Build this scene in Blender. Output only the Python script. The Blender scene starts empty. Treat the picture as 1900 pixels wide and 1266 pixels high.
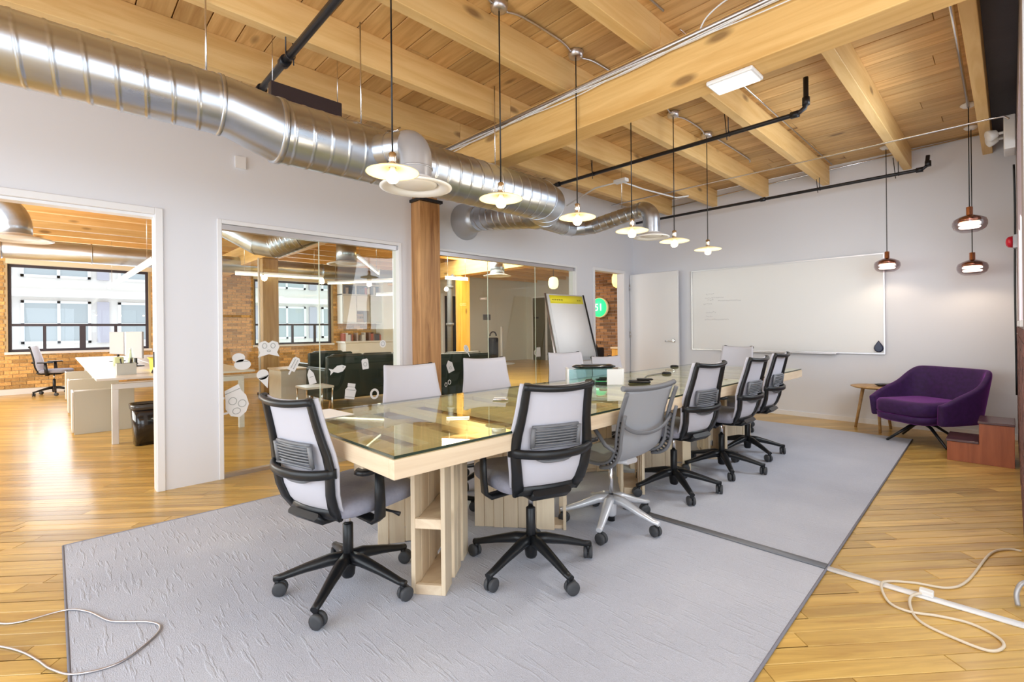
import bpy, bmesh, math, random
from math import pi, sin, cos, radians as R
from mathutils import Vector, Matrix
random.seed(7)
S = bpy.context.scene
C = S.collection
# ------------------------------------------------------------------ camera
cam_d = bpy.data.cameras.new('camera'); cam = bpy.data.objects.new('camera', cam_d); C.objects.link(cam)
cam_d.sensor_width = 36; cam_d.lens = 36*888.7/1900; cam_d.clip_end = 200; cam_d.clip_start = .02
cam_d.shift_y = -(633-610.06)/1900
_yaw, _roll = .80596, -.01019
_F = Vector((-sin(_yaw), cos(_yaw), 0)); _R = Vector((cos(_yaw), sin(_yaw), 0)); _U = Vector((0, 0, 1))
_R2 = _R*cos(_roll)+_U*sin(_roll); _U2 = -_R*sin(_roll)+_U*cos(_roll)
cam.matrix_world = Matrix(((_R2.x, _U2.x, -_F.x, 0), (_R2.y, _U2.y, -_F.y, 0), (_R2.z, _U2.z, -_F.z, 1.22), (0, 0, 0, 1)))
S.camera = cam
# ------------------------------------------------------------------ world, lights, exposure
S.view_settings.view_transform = 'Standard'; S.view_settings.look = 'None'
S.view_settings.gamma = 1; S.view_settings.use_curve_mapping = False
S.view_settings.exposure = 0.0
W = bpy.data.worlds.new('sky'); S.world = W; W.use_nodes = True
wb = W.node_tree.nodes['Background']; wb.inputs[0].default_value = (.86, .93, 1, 1); wb.inputs[1].default_value = 1.9
try:
    S.cycles.max_bounces = 10; S.cycles.diffuse_bounces = 5; S.cycles.glossy_bounces = 4
    S.cycles.transparent_max_bounces = 16; S.cycles.transmission_bounces = 6
    S.cycles.sample_clamp_indirect = 6; S.cycles.caustics_reflective = False; S.cycles.caustics_refractive = False
except Exception: pass

def area(name, loc, d, sx, sy, power, col=(1, 1, 1)):
    l = bpy.data.lights.new(name, 'AREA'); l.shape = 'RECTANGLE'; l.size = sx; l.size_y = sy; l.energy = power; l.color = col
    o = bpy.data.objects.new(name, l); C.objects.link(o); o.location = loc
    o.rotation_euler = Vector(d).to_track_quat('-Z', 'Z').to_euler(); return o
# fill in unseen, added windows for flat frontal light; then side-window daylight
area('near_fill', (-1.75, -2.42, 1.65), (0, 1, .03), 5.0, 2.3, 135, (.84, .92, 1))
area('bay_fill', (1.52, .4, 1.65), (-1, .1, .0), 5.2, 2.3, 95, (.84, .92, 1))
area('daylight_side_window', (.03, 5.0, 2.0), (-1, .0, -.4), 1.8, 1.3, 46, (.84, .92, 1))
# daylight through the office windows on the far side, then two added fills
area('daylight_office_window', (-13.7, .5, 1.75), (1, 0, 0), 2.2, 1.7, 42, (.82, .91, 1))
area('daylight_office_window', (-13.7, 4.9, 1.75), (1, 0, 0), 2.1, 1.7, 42, (.82, .91, 1))
area('office_side_fill', (-9.5, -2.9, 1.75), (0, 1, .05), 7, 2.0, 340, (1, .97, .88))  # unseen lamp added to light the office from the side
area('corridor_fill', (-8.5, 7.0, 3.0), (0, .2, -1), 2.4, 2.4, 240, (1, .95, .82))  # no fixture here; overhead fill added to brighten the partition walls
# ------------------------------------------------------------------ materials
def mat(name):
    m = bpy.data.materials.new(name); m.use_nodes = True
    return m, m.node_tree.nodes, m.node_tree.links, m.node_tree.nodes['Principled BSDF']
def plain(name, col, rough=.5, metal=0, bump=0, bscale=200, var=.0, spec=None, emit=None, es=1, coat=0):
    m, n, l, b = mat(name)
    b.inputs['Base Color'].default_value = (*col, 1); b.inputs['Roughness'].default_value = rough; b.inputs['Metallic'].default_value = metal
    if spec is not None: b.inputs['Specular IOR Level'].default_value = spec
    if coat: b.inputs['Coat Weight'].default_value = coat; b.inputs['Coat Roughness'].default_value = .1
    if emit: b.inputs['Emission Color'].default_value = (*emit, 1); b.inputs['Emission Strength'].default_value = es
    tc = n.new('ShaderNodeTexCoord')
    nz = n.new('ShaderNodeTexNoise'); nz.inputs['Scale'].default_value = bscale; nz.inputs['Detail'].default_value = 4
    l.new(tc.outputs['Object'], nz.inputs['Vector'])
    if bump:
        bp = n.new('ShaderNodeBump'); bp.inputs['Strength'].default_value = bump; bp.inputs['Distance'].default_value = .002
        l.new(nz.outputs['Fac'], bp.inputs['Height']); l.new(bp.outputs['Normal'], b.inputs['Normal'])
    if var:
        n2 = n.new('ShaderNodeTexNoise'); n2.inputs['Scale'].default_value = bscale/12; n2.inputs['Detail'].default_value = 5
        l.new(tc.outputs['Object'], n2.inputs['Vector'])
        mr = n.new('ShaderNodeMapRange'); mr.inputs['From Min'].default_value = .3; mr.inputs['From Max'].default_value = .7
        mr.inputs['To Min'].default_value = 1-var; mr.inputs['To Max'].default_value = 1+var
        l.new(n2.outputs['Fac'], mr.inputs['Value'])
        hs = n.new('ShaderNodeHueSaturation'); hs.inputs['Color'].default_value = (*col, 1)
        l.new(mr.outputs['Result'], hs.inputs['Value']); l.new(hs.outputs['Color'], b.inputs['Base Color'])
    return m
def wood(name, c1, c2, axis='X', rough=.5, rot=0, rings=1.0, knots=False, vary=.25, coat=0, ns=1.0, whitish=None):
    """long-grained wood; grain runs along `axis` (after turning by rot about Z); tint attribute varies every piece"""
    m, n, l, b = mat(name)
    tc = n.new('ShaderNodeTexCoord'); mp = n.new('ShaderNodeMapping'); mp.vector_type = 'POINT'
    mp0 = n.new('ShaderNodeMapping'); mp0.inputs['Rotation'].default_value = (0, 0, -rot)
    l.new(tc.outputs['Object'], mp0.inputs['Vector'])
    at = n.new('ShaderNodeAttribute'); at.attribute_name = 'tint'
    oi = n.new('ShaderNodeObjectInfo')
    add = n.new('ShaderNodeMath'); add.operation = 'ADD'; l.new(at.outputs['Fac'], add.inputs[0]); l.new(oi.outputs['Random'], add.inputs[1])
    cmb = n.new('ShaderNodeCombineXYZ')
    for i in range(3):
        mu = n.new('ShaderNodeMath'); mu.operation = 'MULTIPLY'; mu.inputs[1].default_value = (37, 53, 71)[i]
        l.new(add.outputs[0], mu.inputs[0]); l.new(mu.outputs[0], cmb.inputs[i])
    sc = {'X': (1.1, 16, 16), 'Y': (16, 1.1, 16), 'Z': (16, 16, 1.1)}[axis]
    mp.inputs['Scale'].default_value = tuple(s*ns for s in sc)
    va = n.new('ShaderNodeVectorMath'); va.operation = 'ADD'
    l.new(mp0.outputs[0], mp.inputs['Vector']); l.new(mp.outputs[0], va.inputs[0]); l.new(cmb.outputs[0], va.inputs[1])
    nz = n.new('ShaderNodeTexNoise'); nz.inputs['Scale'].default_value = 1.0; nz.inputs['Detail'].default_value = 6; nz.inputs['Roughness'].default_value = .62
    nz.inputs['Distortion'].default_value = .8*rings
    l.new(va.outputs[0], nz.inputs['Vector'])
    cr = n.new('ShaderNodeValToRGB'); cr.color_ramp.elements[0].position = .32; cr.color_ramp.elements[1].position = .62
    cr.color_ramp.elements[0].color = (*c2, 1); cr.color_ramp.elements[1].color = (*c1, 1)
    l.new(nz.outputs['Fac'], cr.inputs['Fac'])
    col = cr.outputs['Color']
    if knots:
        vo = n.new('ShaderNodeTexVoronoi'); vo.inputs['Scale'].default_value = 1.0
        mk = n.new('ShaderNodeMapping'); mk.inputs['Scale'].default_value = {'X': (1.3, 3.6, 3.6), 'Y': (3.6, 1.3, 3.6), 'Z': (3.6, 3.6, 1.3)}[axis]
        l.new(mp0.outputs[0], mk.inputs['Vector'])
        vb = n.new('ShaderNodeVectorMath'); vb.operation = 'ADD'; l.new(mk.outputs[0], vb.inputs[0]); l.new(cmb.outputs[0], vb.inputs[1])
        l.new(vb.outputs[0], vo.inputs['Vector'])
        kr = n.new('ShaderNodeMapRange'); kr.inputs['From Min'].default_value = .06; kr.inputs['From Max'].default_value = .13
        kr.inputs['To Min'].default_value = .75; kr.inputs['To Max'].default_value = 0
        l.new(vo.outputs['Distance'], kr.inputs['Value'])
        mx = n.new('ShaderNodeMix'); mx.data_type = 'RGBA'; l.new(kr.outputs['Result'], mx.inputs[0]); l.new(col, mx.inputs[6])
        mx.inputs[7].default_value = (c2[0]*.25, c2[1]*.2, c2[2]*.2, 1); col = mx.outputs[2]
    hs = n.new('ShaderNodeHueSaturation'); l.new(col, hs.inputs['Color'])
    fr = n.new('ShaderNodeMath'); fr.operation = 'FRACT'; l.new(add.outputs[0], fr.inputs[0])
    mr = n.new('ShaderNodeMapRange'); mr.inputs['To Min'].default_value = 1-vary; mr.inputs['To Max'].default_value = 1+vary*.6
    l.new(fr.outputs[0], mr.inputs['Value']); l.new(mr.outputs['Result'], hs.inputs['Value'])
    l.new(hs.outputs['Color'], b.inputs['Base Color'])
    b.inputs['Roughness'].default_value = rough
    if coat: b.inputs['Coat Weight'].default_value = coat; b.inputs['Coat Roughness'].default_value = .16
    bp = n.new('ShaderNodeBump'); bp.inputs['Strength'].default_value = .25; bp.inputs['Distance'].default_value = .003
    l.new(nz.outputs['Fac'], bp.inputs['Height']); l.new(bp.outputs['Normal'], b.inputs['Normal'])
    return m
def glass(name, tint=(.94, .98, .95), refl=1.0, ior=1.5):
    m = bpy.data.materials.new(name); m.use_nodes = True; n = m.node_tree.nodes; l = m.node_tree.links; n.clear()
    o = n.new('ShaderNodeOutputMaterial'); t = n.new('ShaderNodeBsdfTransparent'); t.inputs[0].default_value = (*tint, 1)
    g = n.new('ShaderNodeBsdfGlossy'); g.inputs['Roughness'].default_value = .0; g.inputs[0].default_value = (1, 1, 1, 1)
    f = n.new('ShaderNodeFresnel'); ge = n.new('ShaderNodeNewGeometry'); mi = n.new('ShaderNodeMapRange'); mi.inputs['To Min'].default_value = ior; mi.inputs['To Max'].default_value = 1.0
    l.new(ge.outputs['Backfacing'], mi.inputs['Value']); l.new(mi.outputs[0], f.inputs['IOR'])
    mu = n.new('ShaderNodeMath'); mu.operation = 'MULTIPLY'; mu.inputs[1].default_value = refl; mu.use_clamp = True
    mx = n.new('ShaderNodeMixShader'); l.new(f.outputs[0], mu.inputs[0]); l.new(mu.outputs[0], mx.inputs[0]); l.new(t.outputs[0], mx.inputs[1]); l.new(g.outputs[0], mx.inputs[2]); l.new(mx.outputs[0], o.inputs[0])
    return m
def galv(name, col=(.56, .61, .69), rough=.30):
    m, n, l, b = mat(name)
    b.inputs['Metallic'].default_value = 1
    tc = n.new('ShaderNodeTexCoord'); mp = n.new('ShaderNodeMapping'); mp.inputs['Scale'].default_value = (7, 1.2, 7)
    nz = n.new('ShaderNodeTexNoise'); nz.inputs['Scale'].default_value = 1.4; nz.inputs['Detail'].default_value = 6
    l.new(tc.outputs['Object'], mp.inputs[0]); l.new(mp.outputs[0], nz.inputs['Vector'])
    cr = n.new('ShaderNodeValToRGB'); cr.color_ramp.elements[0].color = (*[c*.85 for c in col], 1); cr.color_ramp.elements[1].color = (*[min(1, c*1.1) for c in col], 1)
    cr.color_ramp.elements[0].position = .3; cr.color_ramp.elements[1].position = .7
    l.new(nz.outputs['Fac'], cr.inputs[0]); l.new(cr.outputs[0], b.inputs['Base Color'])
    mr = n.new('ShaderNodeMapRange'); mr.inputs['To Min'].default_value = rough-.1; mr.inputs['To Max'].default_value = rough+.14
    l.new(nz.outputs['Fac'], mr.inputs[0]); l.new(mr.outputs[0], b.inputs['Roughness'])
    bp = n.new('ShaderNodeBump'); bp.inputs['Strength'].default_value = .05; bp.inputs['Distance'].default_value = .01
    l.new(nz.outputs['Fac'], bp.inputs['Height']); l.new(bp.outputs['Normal'], b.inputs['Normal'])
    return m
BD = R(50.0)     # direction of the floor boards
M = {}
M['wall'] = plain('white_paint', (.74, .75, .80), .55, bump=.05, bscale=90)
M['trim'] = plain('trim_paint', (.82, .82, .84), .35)
M['door'] = plain('door_paint', (.80, .80, .81), .35)
M['alu'] = plain('brushed_aluminium', (.62, .60, .62), .35, 1)
M['steel'] = plain('bright_steel', (.75, .75, .77), .2, 1)
M['black_metal'] = plain('black_metal', (.02, .02, .024), .35, .3)
M['black'] = plain('black_plastic', (.010, .011, .013), .34, spec=.35, bump=.08, bscale=600)
M['black_gloss'] = plain('black_gloss', (.012, .012, .015), .12, coat=.4)
M['rubber'] = plain('dark_rubber', (.045, .047, .052), .6)
M['grey_plastic'] = plain('grey_plastic', (.16, .165, .18), .45)
M['white_plastic'] = plain('white_plastic', (.82, .82, .83), .35)
M['mesh_fabric'] = plain('pale_mesh_fabric', (.57, .565, .63), .8, bump=.5, bscale=1500)
M['seat_fabric'] = plain('grey_seat_fabric', (.27, .27, .33), .9, bump=.4, bscale=900, var=.06)
M['grey_mesh'] = plain('grey_sling_mesh', (.36, .37, .40), .7, bump=.5, bscale=1200)
M['silver'] = plain('silver_paint', (.72, .73, .76), .3, .35)
M['galv'] = galv('galvanised_steel')
M['galv_dark'] = galv('dull_galvanised_steel', (.5, .5, .5), .4)
M['grey_duct'] = plain('grey_painted_steel', (.42, .42, .44), .35, .35)
M['joist'] = wood('joist_timber', (.88, .60, .265), (.76, .47, .17), 'Y', .6, knots=True, vary=.12)
M['beam'] = wood('beam_timber', (.84, .55, .215), (.70, .41, .13), 'X', .6, knots=True, vary=.05)
M['deck'] = wood('deck_timber', (.76, .50, .22), (.56, .32, .12), 'X', .55, knots=True, vary=.22)
M['deck_dark'] = plain('dark_timber', (.045, .035, .045), .5, bump=.3, bscale=30, var=.2)
M['column'] = wood('column_timber', (.62, .33, .13), (.28, .12, .04), 'Z', .55, knots=True, vary=.05)
M['floor'] = wood('floor_timber', (.72, .47, .125), (.48, .27, .06), 'X', .36, rot=BD, vary=.26, coat=.35, ns=1.4)
M['ash'] = wood('pale_ply', (.80, .66, .48), (.66, .50, .34), 'Y', .5, vary=.12)
M['ash_x'] = wood('pale_ply_across', (.80, .66, .48), (.66, .50, .34), 'X', .5, vary=.12)
M['ash_z'] = wood('pale_ply_upright', (.82, .68, .49), (.70, .55, .38), 'Z', .5, vary=.12)
M['oak'] = wood('oak', (.55, .34, .14), (.38, .21, .08), 'Y', .45, vary=.05)
M['redwood'] = wood('red_plywood', (.42, .125, .05), (.28, .075, .03), 'Z', .4, vary=.05, ns=.8)
M['step_top'] = plain('dark_step_tread', (.10, .045, .05), .25, var=.2, bscale=80)
M['purple'] = plain('purple_velvet', (.036, .006, .072), .75, bump=.25, bscale=300, var=.25)
M['purple'].node_tree.nodes['Principled BSDF'].inputs['Sheen Weight'].default_value = .55
M['purple'].node_tree.nodes['Principled BSDF'].inputs['Sheen Tint'].default_value = (.75, .15, .9, 1)
M['purple'].node_tree.nodes['Principled BSDF'].inputs['Sheen Roughness'].default_value = .35
M['copper'] = plain('copper', (.72, .36, .24), .22, 1)
M['brass_socket'] = plain('nickel_socket', (.75, .68, .58), .25, 1)
M['cream'] = plain('cream_enamel', (.86, .74, .42), .35, emit=(1, .8, .42), es=.25)
M['bulb'] = plain('lit_bulb', (1, .95, .8), .1, emit=(1, .88, .6), es=.75)
M['led'] = plain('led_panel', (1, 1, 1), .4, emit=(1, .99, .96), es=1.7)
M['led_warm'] = plain('led_tube', (1, 1, .9), .4, emit=(1, .95, .74), es=2.6)
M['whiteboard'] = plain('whiteboard_enamel', (.83, .83, .83), .32)
M['paper'] = plain('paper', (.93, .93, .94), .7)
M['ink'] = plain('grey_marker', (.45, .45, .47), .6)
M['yellow'] = plain('yellow_card', (.88, .76, .03), .5)
M['brick'] = wood('brick_clay', (.74, .46, .17), (.50, .25, .08), 'X', .85, vary=.4, ns=2)
M['brick_red'] = wood('red_brick_clay', (.26, .12, .10), (.13, .06, .055), 'X', .85, vary=.3, ns=2)
M['mortar'] = plain('mortar', (.50, .38, .22), .9, bump=.4, bscale=60)
M['mortar_dark'] = plain('grey_mortar', (.36, .30, .29), .9, bump=.4, bscale=60)
M['sofa'] = plain('dark_green_leather', (.013, .026, .02), .35, var=.2, bscale=60)
M['green_sign'] = plain('green_sign', (.03, .62, .26), .4, emit=(.03, .75, .3), es=.9)
M['sign_white'] = plain('white_letters', (.9, .95, .9), .4, emit=(.85, 1, .88), es=1.0)
M['desk'] = plain('white_laminate', (.80, .79, .77), .3)
M['panel_grey'] = plain('grey_laminate', (.55, .56, .52), .45)
M['facade'] = plain('facade_render', (.80, .76, .72), .8)
M['facade_glass'] = plain('facade_glass', (.42, .46, .48), .2)
M['dark_door'] = plain('dark_door', (.018, .02, .025), .4)
M['olive'] = plain('olive_paint', (.13, .12, .08), .45)
M['red'] = plain('red_plastic', (.55, .01, .03), .3)
M['glass'] = glass('clear_glass', (.93, .965, .93), 1.15)
M['glass_top'] = glass('green_tinted_glass', (.90, .94, .84), 1.05)
M['glass_out'] = glass('outer_glass', (.97, .98, .98), .8)
M['acrylic'] = glass('pale_blue_acrylic', (.80, .93, .92), 1.2)
M['smoke'] = glass('smoked_glass', (.62, .55, .56), 1.6)
M['sticker'] = plain('frosted_white_vinyl', (.80, .80, .80), .6)
M['sticker_line'] = plain('grey_vinyl_lines', (.42, .44, .44), .6)
# rug with a scratched, embossed pile
def rugmat():
    m, n, l, b = mat('grey_rug_pile'); b.inputs['Roughness'].default_value = .95
    tc = n.new('ShaderNodeTexCoord'); n1 = n.new('ShaderNodeTexNoise'); n1.inputs['Scale'].default_value = 260; n1.inputs['Detail'].default_value = 3
    l.new(tc.outputs['Object'], n1.inputs['Vector'])
    def lines(rot, sc):
        mp = n.new('ShaderNodeMapping'); mp.inputs['Rotation'].default_value = (0, 0, rot); mp.inputs['Scale'].default_value = sc
        nn = n.new('ShaderNodeTexNoise'); nn.inputs['Scale'].default_value = 1; nn.inputs['Detail'].default_value = 3
        l.new(tc.outputs['Object'], mp.inputs[0]); l.new(mp.outputs[0], nn.inputs['Vector'])
        r = n.new('ShaderNodeValToRGB'); r.color_ramp.elements[0].position = .60; r.color_ramp.elements[1].position = .66
        l.new(nn.outputs['Fac'], r.inputs[0]); return r.outputs[0]
    a = lines(R(35), (5, 40, 1)); c = lines(R(-50), (5, 40, 1))
    mx = n.new('ShaderNodeMath'); mx.operation = 'MAXIMUM'; l.new(a, mx.inputs[0]); l.new(c, mx.inputs[1])
    ad = n.new('ShaderNodeMath'); ad.operation = 'MULTIPLY_ADD'; l.new(mx.outputs[0], ad.inputs[0]); ad.inputs[1].default_value = .7; l.new(n1.outputs['Fac'], ad.inputs[2])
    bp = n.new('ShaderNodeBump'); bp.inputs['Strength'].default_value = .55; bp.inputs['Distance'].default_value = .004; l.new(ad.outputs[0], bp.inputs['Height']); l.new(bp.outputs[0], b.inputs['Normal'])
    n2 = n.new('ShaderNodeTexNoise'); n2.inputs['Scale'].default_value = 1.1; n2.inputs['Detail'].default_value = 7; l.new(tc.outputs['Object'], n2.inputs['Vector'])
    cr = n.new('ShaderNodeValToRGB'); cr.color_ramp.elements[0].color = (.55, .58, .68, 1); cr.color_ramp.elements[1].color = (.65, .68, .78, 1)
    cr.color_ramp.elements[0].position = .35; cr.color_ramp.elements[1].position = .62
    l.new(n2.outputs['Fac'], cr.inputs[0])
    m2 = n.new('ShaderNodeMix'); m2.data_type = 'RGBA'; m2.blend_type = 'MULTIPLY'; m2.inputs[0].default_value = .35
    l.new(cr.outputs[0], m2.inputs[6]); l.new(n1.outputs['Fac'], m2.inputs[7]); l.new(m2.outputs[2], b.inputs['Base Color'])
    return m
M['rug'] = rugmat()
# ------------------------------------------------------------------ mesh helpers
class MB:
    def __init__(s): s.v = []; s.f = []; s.t = []; s.sm = []
    def add(s, vs, fs, smooth=False, tint=0.):
        k = len(s.v); s.v += [tuple(p) for p in vs]
        for f in fs: s.f.append(tuple(i+k for i in f)); s.t.append(tint); s.sm.append(smooth)
        return s
    def box(s, x0, x1, y0, y1, z0, z1, mx=None, tint=0.):
        vs = [Vector((x, y, z)) for x in (x0, x1) for y in (y0, y1) for z in (z0, z1)]
        if mx is not None: vs = [mx @ p for p in vs]
        return s.add(vs, [(0, 1, 3, 2), (4, 6, 7, 5), (0, 4, 5, 1), (2, 3, 7, 6), (0, 2, 6, 4), (1, 5, 7, 3)], False, tint)
    def cbox(s, x0, x1, y0, y1, z0, z1, c=.01, mx=None, smooth=True):
        """box with rounded vertical edges and chamfered top and bottom rims"""
        pts = []; n = 3
        for cx, cy, a0 in ((x1-c, y1-c, 0), (x0+c, y1-c, 90), (x0+c, y0+c, 180), (x1-c, y0+c, 270)):
            for i in range(n+1):
                a = R(a0+90*i/n); pts.append((cx+c*cos(a), cy+c*sin(a)))
        return s.loft([(pts, z0+c*.0, .0, c*.5), (pts, z0+c*.5, 0, 0), (pts, z1-c*.5, 0, 0), (pts, z1, 0, c*.5)], mx)
    def loft(s, rings, mx=None, smooth=True, ctr=None):
        """rings: (pts, z, _, inset)"""
        vs = []; n = len(rings[0][0])
        for pts, z, _, ins in rings:
            ax = sum(p[0] for p in pts)/n; ay = sum(p[1] for p in pts)/n
            for p in pts:
                dx, dy = p[0]-ax, p[1]-ay; L = math.hypot(dx, dy) or 1
                vs.append(Vector((p[0]-dx/L*ins, p[1]-dy/L*ins, z)))
        if mx is not None: vs = [mx @ p for p in vs]
        fs = []
        for r in range(len(rings)-1):
            for i in range(n):
                j = (i+1) % n; fs.append((r*n+i, r*n+j, (r+1)*n+j, (r+1)*n+i))
        s.add(vs, fs, smooth)
        k = len(s.v)-len(vs); m = len(rings)-1
        s.f.append(tuple(k+i for i in reversed(range(n)))); s.t.append(0); s.sm.append(False)
        s.f.append(tuple(k+m*n+i for i in range(n))); s.t.append(0); s.sm.append(False)
        return s
    def lathe(s, prof, seg=24, mx=None, c=(0, 0, 0), cap=True, smooth=True):
        vs = []
        for r, z in prof:
            for i in range(seg):
                a = 2*pi*i/seg; vs.append(Vector((c[0]+r*cos(a), c[1]+r*sin(a), c[2]+z)))
        if mx is not None: vs = [mx @ p for p in vs]
        fs = []
        for k in range(len(prof)-1):
            for i in range(seg):
                j = (i+1) % seg; fs.append((k*seg+i, k*seg+j, (k+1)*seg+j, (k+1)*seg+i))
        s.add(vs, fs, smooth); b = len(s.v)-len(vs)
        if cap:
            for k, rv in ((0, True), (len(prof)-1, False)):
                if prof[k][0] > 1e-4:
                    idx = [b+k*seg+i for i in range(seg)]
                    s.f.append(tuple(reversed(idx)) if rv else tuple(idx)); s.t.append(0); s.sm.append(False)
        return s
    def tube(s, path, r, seg=8, smooth=True, cap=True, closed=False, rads=None):
        P = [Vector(p) for p in path]; n = len(P); T = []
        for i in range(n):
            a = P[(i-1) % n] if (i or closed) else P[i]; b = P[(i+1) % n] if (i < n-1 or closed) else P[i]
            T.append((b-a).normalized())
        u = Vector((0, 0, 1)) if abs(T[0].z) < .9 else Vector((1, 0, 0))
        N = (u-T[0]*u.dot(T[0])).normalized(); vs = []
        for i in range(n):
            N = (N-T[i]*N.dot(T[i])).normalized(); B = T[i].cross(N); rr = rads[i] if rads else r
            for k in range(seg):
                a = 2*pi*k/seg; vs.append(P[i]+(N*cos(a)+B*sin(a))*rr)
        fs = []
        for i in range(n if closed else n-1):
            for k in range(seg):
                j = (k+1) % seg; i2 = (i+1) % n; fs.append((i*seg+k, i*seg+j, i2*seg+j, i2*seg+k))
        s.add(vs, fs, smooth); b = len(s.v)-len(vs)
        if cap and not closed:
            s.f.append(tuple(b+k for k in reversed(range(seg)))); s.f.append(tuple(b+(n-1)*seg+k for k in range(seg))); s.t += [0, 0]; s.sm += [False, False]
        return s
    def bar(s, path, w, t, side=(1, 0, 0), smooth=True, ws=None, ts=None):
        """rectangular section swept along a path; w measured along `side`, t across it"""
        P = [Vector(p) for p in path]; n = len(P); vs = []
        for i in range(n):
            T = (P[min(i+1, n-1)]-P[max(i-1, 0)]).normalized(); sd = Vector(side); sd = (sd-T*sd.dot(T)).normalized(); N = T.cross(sd)
            ww = (ws[i] if ws else w)/2; tt = (ts[i] if ts else t)/2; k = .35
            for a, b in ((1, k), (k, 1), (-k, 1), (-1, k), (-1, -k), (-k, -1), (k, -1), (1, -k)):
                aa = a if abs(a) == 1 else (1-(1-k)*min(1, tt/ww))*(1 if a > 0 else -1); bb = b
                vs.append(P[i]+sd*ww*aa+N*tt*bb)
        fs = []; q = 8
        for i in range(n-1):
            for k in range(q):
                j = (k+1) % q; fs.append((i*q+k, i*q+j, (i+1)*q+j, (i+1)*q+k))
        s.add(vs, fs, smooth); b = len(s.v)-len(vs)
        s.f.append(tuple(b+k for k in reversed(range(q)))); s.f.append(tuple(b+(n-1)*q+k for k in range(q))); s.t += [0, 0]; s.sm += [False, False]
        return s
    def sheet(s, grid, th, smooth=True):
        """grid of points (rows of equal length) given thickness th along its normal"""
        g = [[Vector(p) for p in r] for r in grid]; a = len(g); b = len(g[0]); top = []; bot = []
        for i in range(a):
            for j in range(b):
                du = g[min(i+1, a-1)][j]-g[max(i-1, 0)][j]; dv = g[i][min(j+1, b-1)]-g[i][max(j-1, 0)]
                N = du.cross(dv); N = N.normalized() if N.length > 1e-9 else Vector((0, 0, 1))
                t = th[i][j] if isinstance(th, list) else th
                top.append(g[i][j]+N*t/2); bot.append(g[i][j]-N*t/2)
        fs = []; o = a*b
        for i in range(a-1):
            for j in range(b-1):
                q = (i*b+j, i*b+j+1, (i+1)*b+j+1, (i+1)*b+j)
                fs.append(tuple(reversed(q))); fs.append(tuple(k+o for k in q))
        edge = [i*b for i in range(a)]+[(a-1)*b+j for j in range(1, b)]+[i*b+b-1 for i in range(a-2, -1, -1)]+[j for j in range(b-2, 0, -1)]
        for k in range(len(edge)):
            p, q = edge[k], edge[(k+1) % len(edge)]; fs.append((p, q, q+o, p+o))
        return s.add(top+bot, fs, smooth)
    def poly(s, pts, z0, z1, mx=None):
        """extruded flat outline"""
        n = len(pts); vs = [Vector((p[0], p[1], z)) for z in (z0, z1) for p in pts]
        if mx is not None: vs = [mx @ p for p in vs]
        return s.add(vs, [tuple(reversed(range(n))), tuple(range(n, 2*n))]+[(i, (i+1) % n, n+(i+1) % n, n+i) for i in range(n)])
    def build(s, name, m, parent=None, bevel=0, loc=None, rz=None, seg=2, subd=0):
        me = bpy.data.meshes.new(name); me.from_pydata(s.v, [], s.f)
        a = me.attributes.new('tint', 'FLOAT', 'FACE'); a.data.foreach_set('value', s.t)
        me.polygons.foreach_set('use_smooth', s.sm); me.materials.append(M[m] if isinstance(m, str) else m); me.update()
        if len(s.f) < 60000:
            bm = bmesh.new(); bm.from_mesh(me); bmesh.ops.recalc_face_normals(bm, faces=bm.faces); bm.to_mesh(me); bm.free()
        o = bpy.data.objects.new(name, me); C.objects.link(o)
        if parent: o.parent = parent
        if loc: o.location = loc
        if rz is not None: o.rotation_euler = (0, 0, rz)
        if subd:
            md = o.modifiers.new('sub', 'SUBSURF'); md.levels = subd; md.render_levels = subd
        if bevel:
            md = o.modifiers.new('bevel', 'BEVEL'); md.width = bevel; md.segments = seg; md.limit_method = 'ANGLE'; md.angle_limit = R(40)
        return o
def B(x0, x1, y0, y1, z0, z1, **k): return MB().box(x0, x1, y0, y1, z0, z1, **k)
def tag(o, label, cat, group=None, kind=None):
    o['label'] = label; o['category'] = cat
    if group: o['group'] = group
    if kind: o['kind'] = kind
    return o
def thing(name, label, cat, loc=(0, 0, 0), rz=0, group=None):
    o = bpy.data.objects.new(name, None); o.empty_display_size = .1; C.objects.link(o); o.location = loc; o.rotation_euler = (0, 0, rz)
    return tag(o, label, cat, group)
def struct(o, label=None):
    o['kind'] = 'structure'
    if label: o['label'] = label
    return o
def sempty(name, label=None, loc=(0, 0, 0)):
    o = bpy.data.objects.new(name, None); C.objects.link(o); o.location = loc; return struct(o, label)
def dup(o, loc, rz, label, first=True):
    c = o.copy(); C.objects.link(c); c.location = loc; c.rotation_euler = (0, 0, rz); c['label'] = label
    for ch in kids(o):
        d = ch.copy(); C.objects.link(d); d.parent = c
        for g in kids(ch):
            e = g.copy(); C.objects.link(e); e.parent = d
    return c
_ALL = {}
def kids(o): return [c for c in C.objects if c.parent == o]
def rz(a, loc=(0, 0, 0)): return Matrix.Translation(loc) @ Matrix.Rotation(a, 4, 'Z')
def arc(c, r, a0, a1, n, plane='xy'):
    out = []
    for i in range(n+1):
        a = a0+(a1-a0)*i/n; p = (r*cos(a), r*sin(a))
        out.append((c[0]+p[0], c[1]+p[1], c[2]) if plane == 'xy' else (c[0]+p[0], c[1], c[2]+p[1]) if plane == 'xz' else (c[0], c[1]+p[0], c[2]+p[1]))
    return out
def spline(pts, n=8):
    P = [Vector(p) for p in pts]; out = []
    for i in range(len(P)-1):
        a, b, c, d = P[max(i-1, 0)], P[i], P[i+1], P[min(i+2, len(P)-1)]
        for k in range(n):
            t = k/n; out.append(.5*((2*b)+(c-a)*t+(2*a-5*b+4*c-d)*t*t+(3*b-a-3*c+d)*t**3))
    out.append(P[-1]); return out
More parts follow.
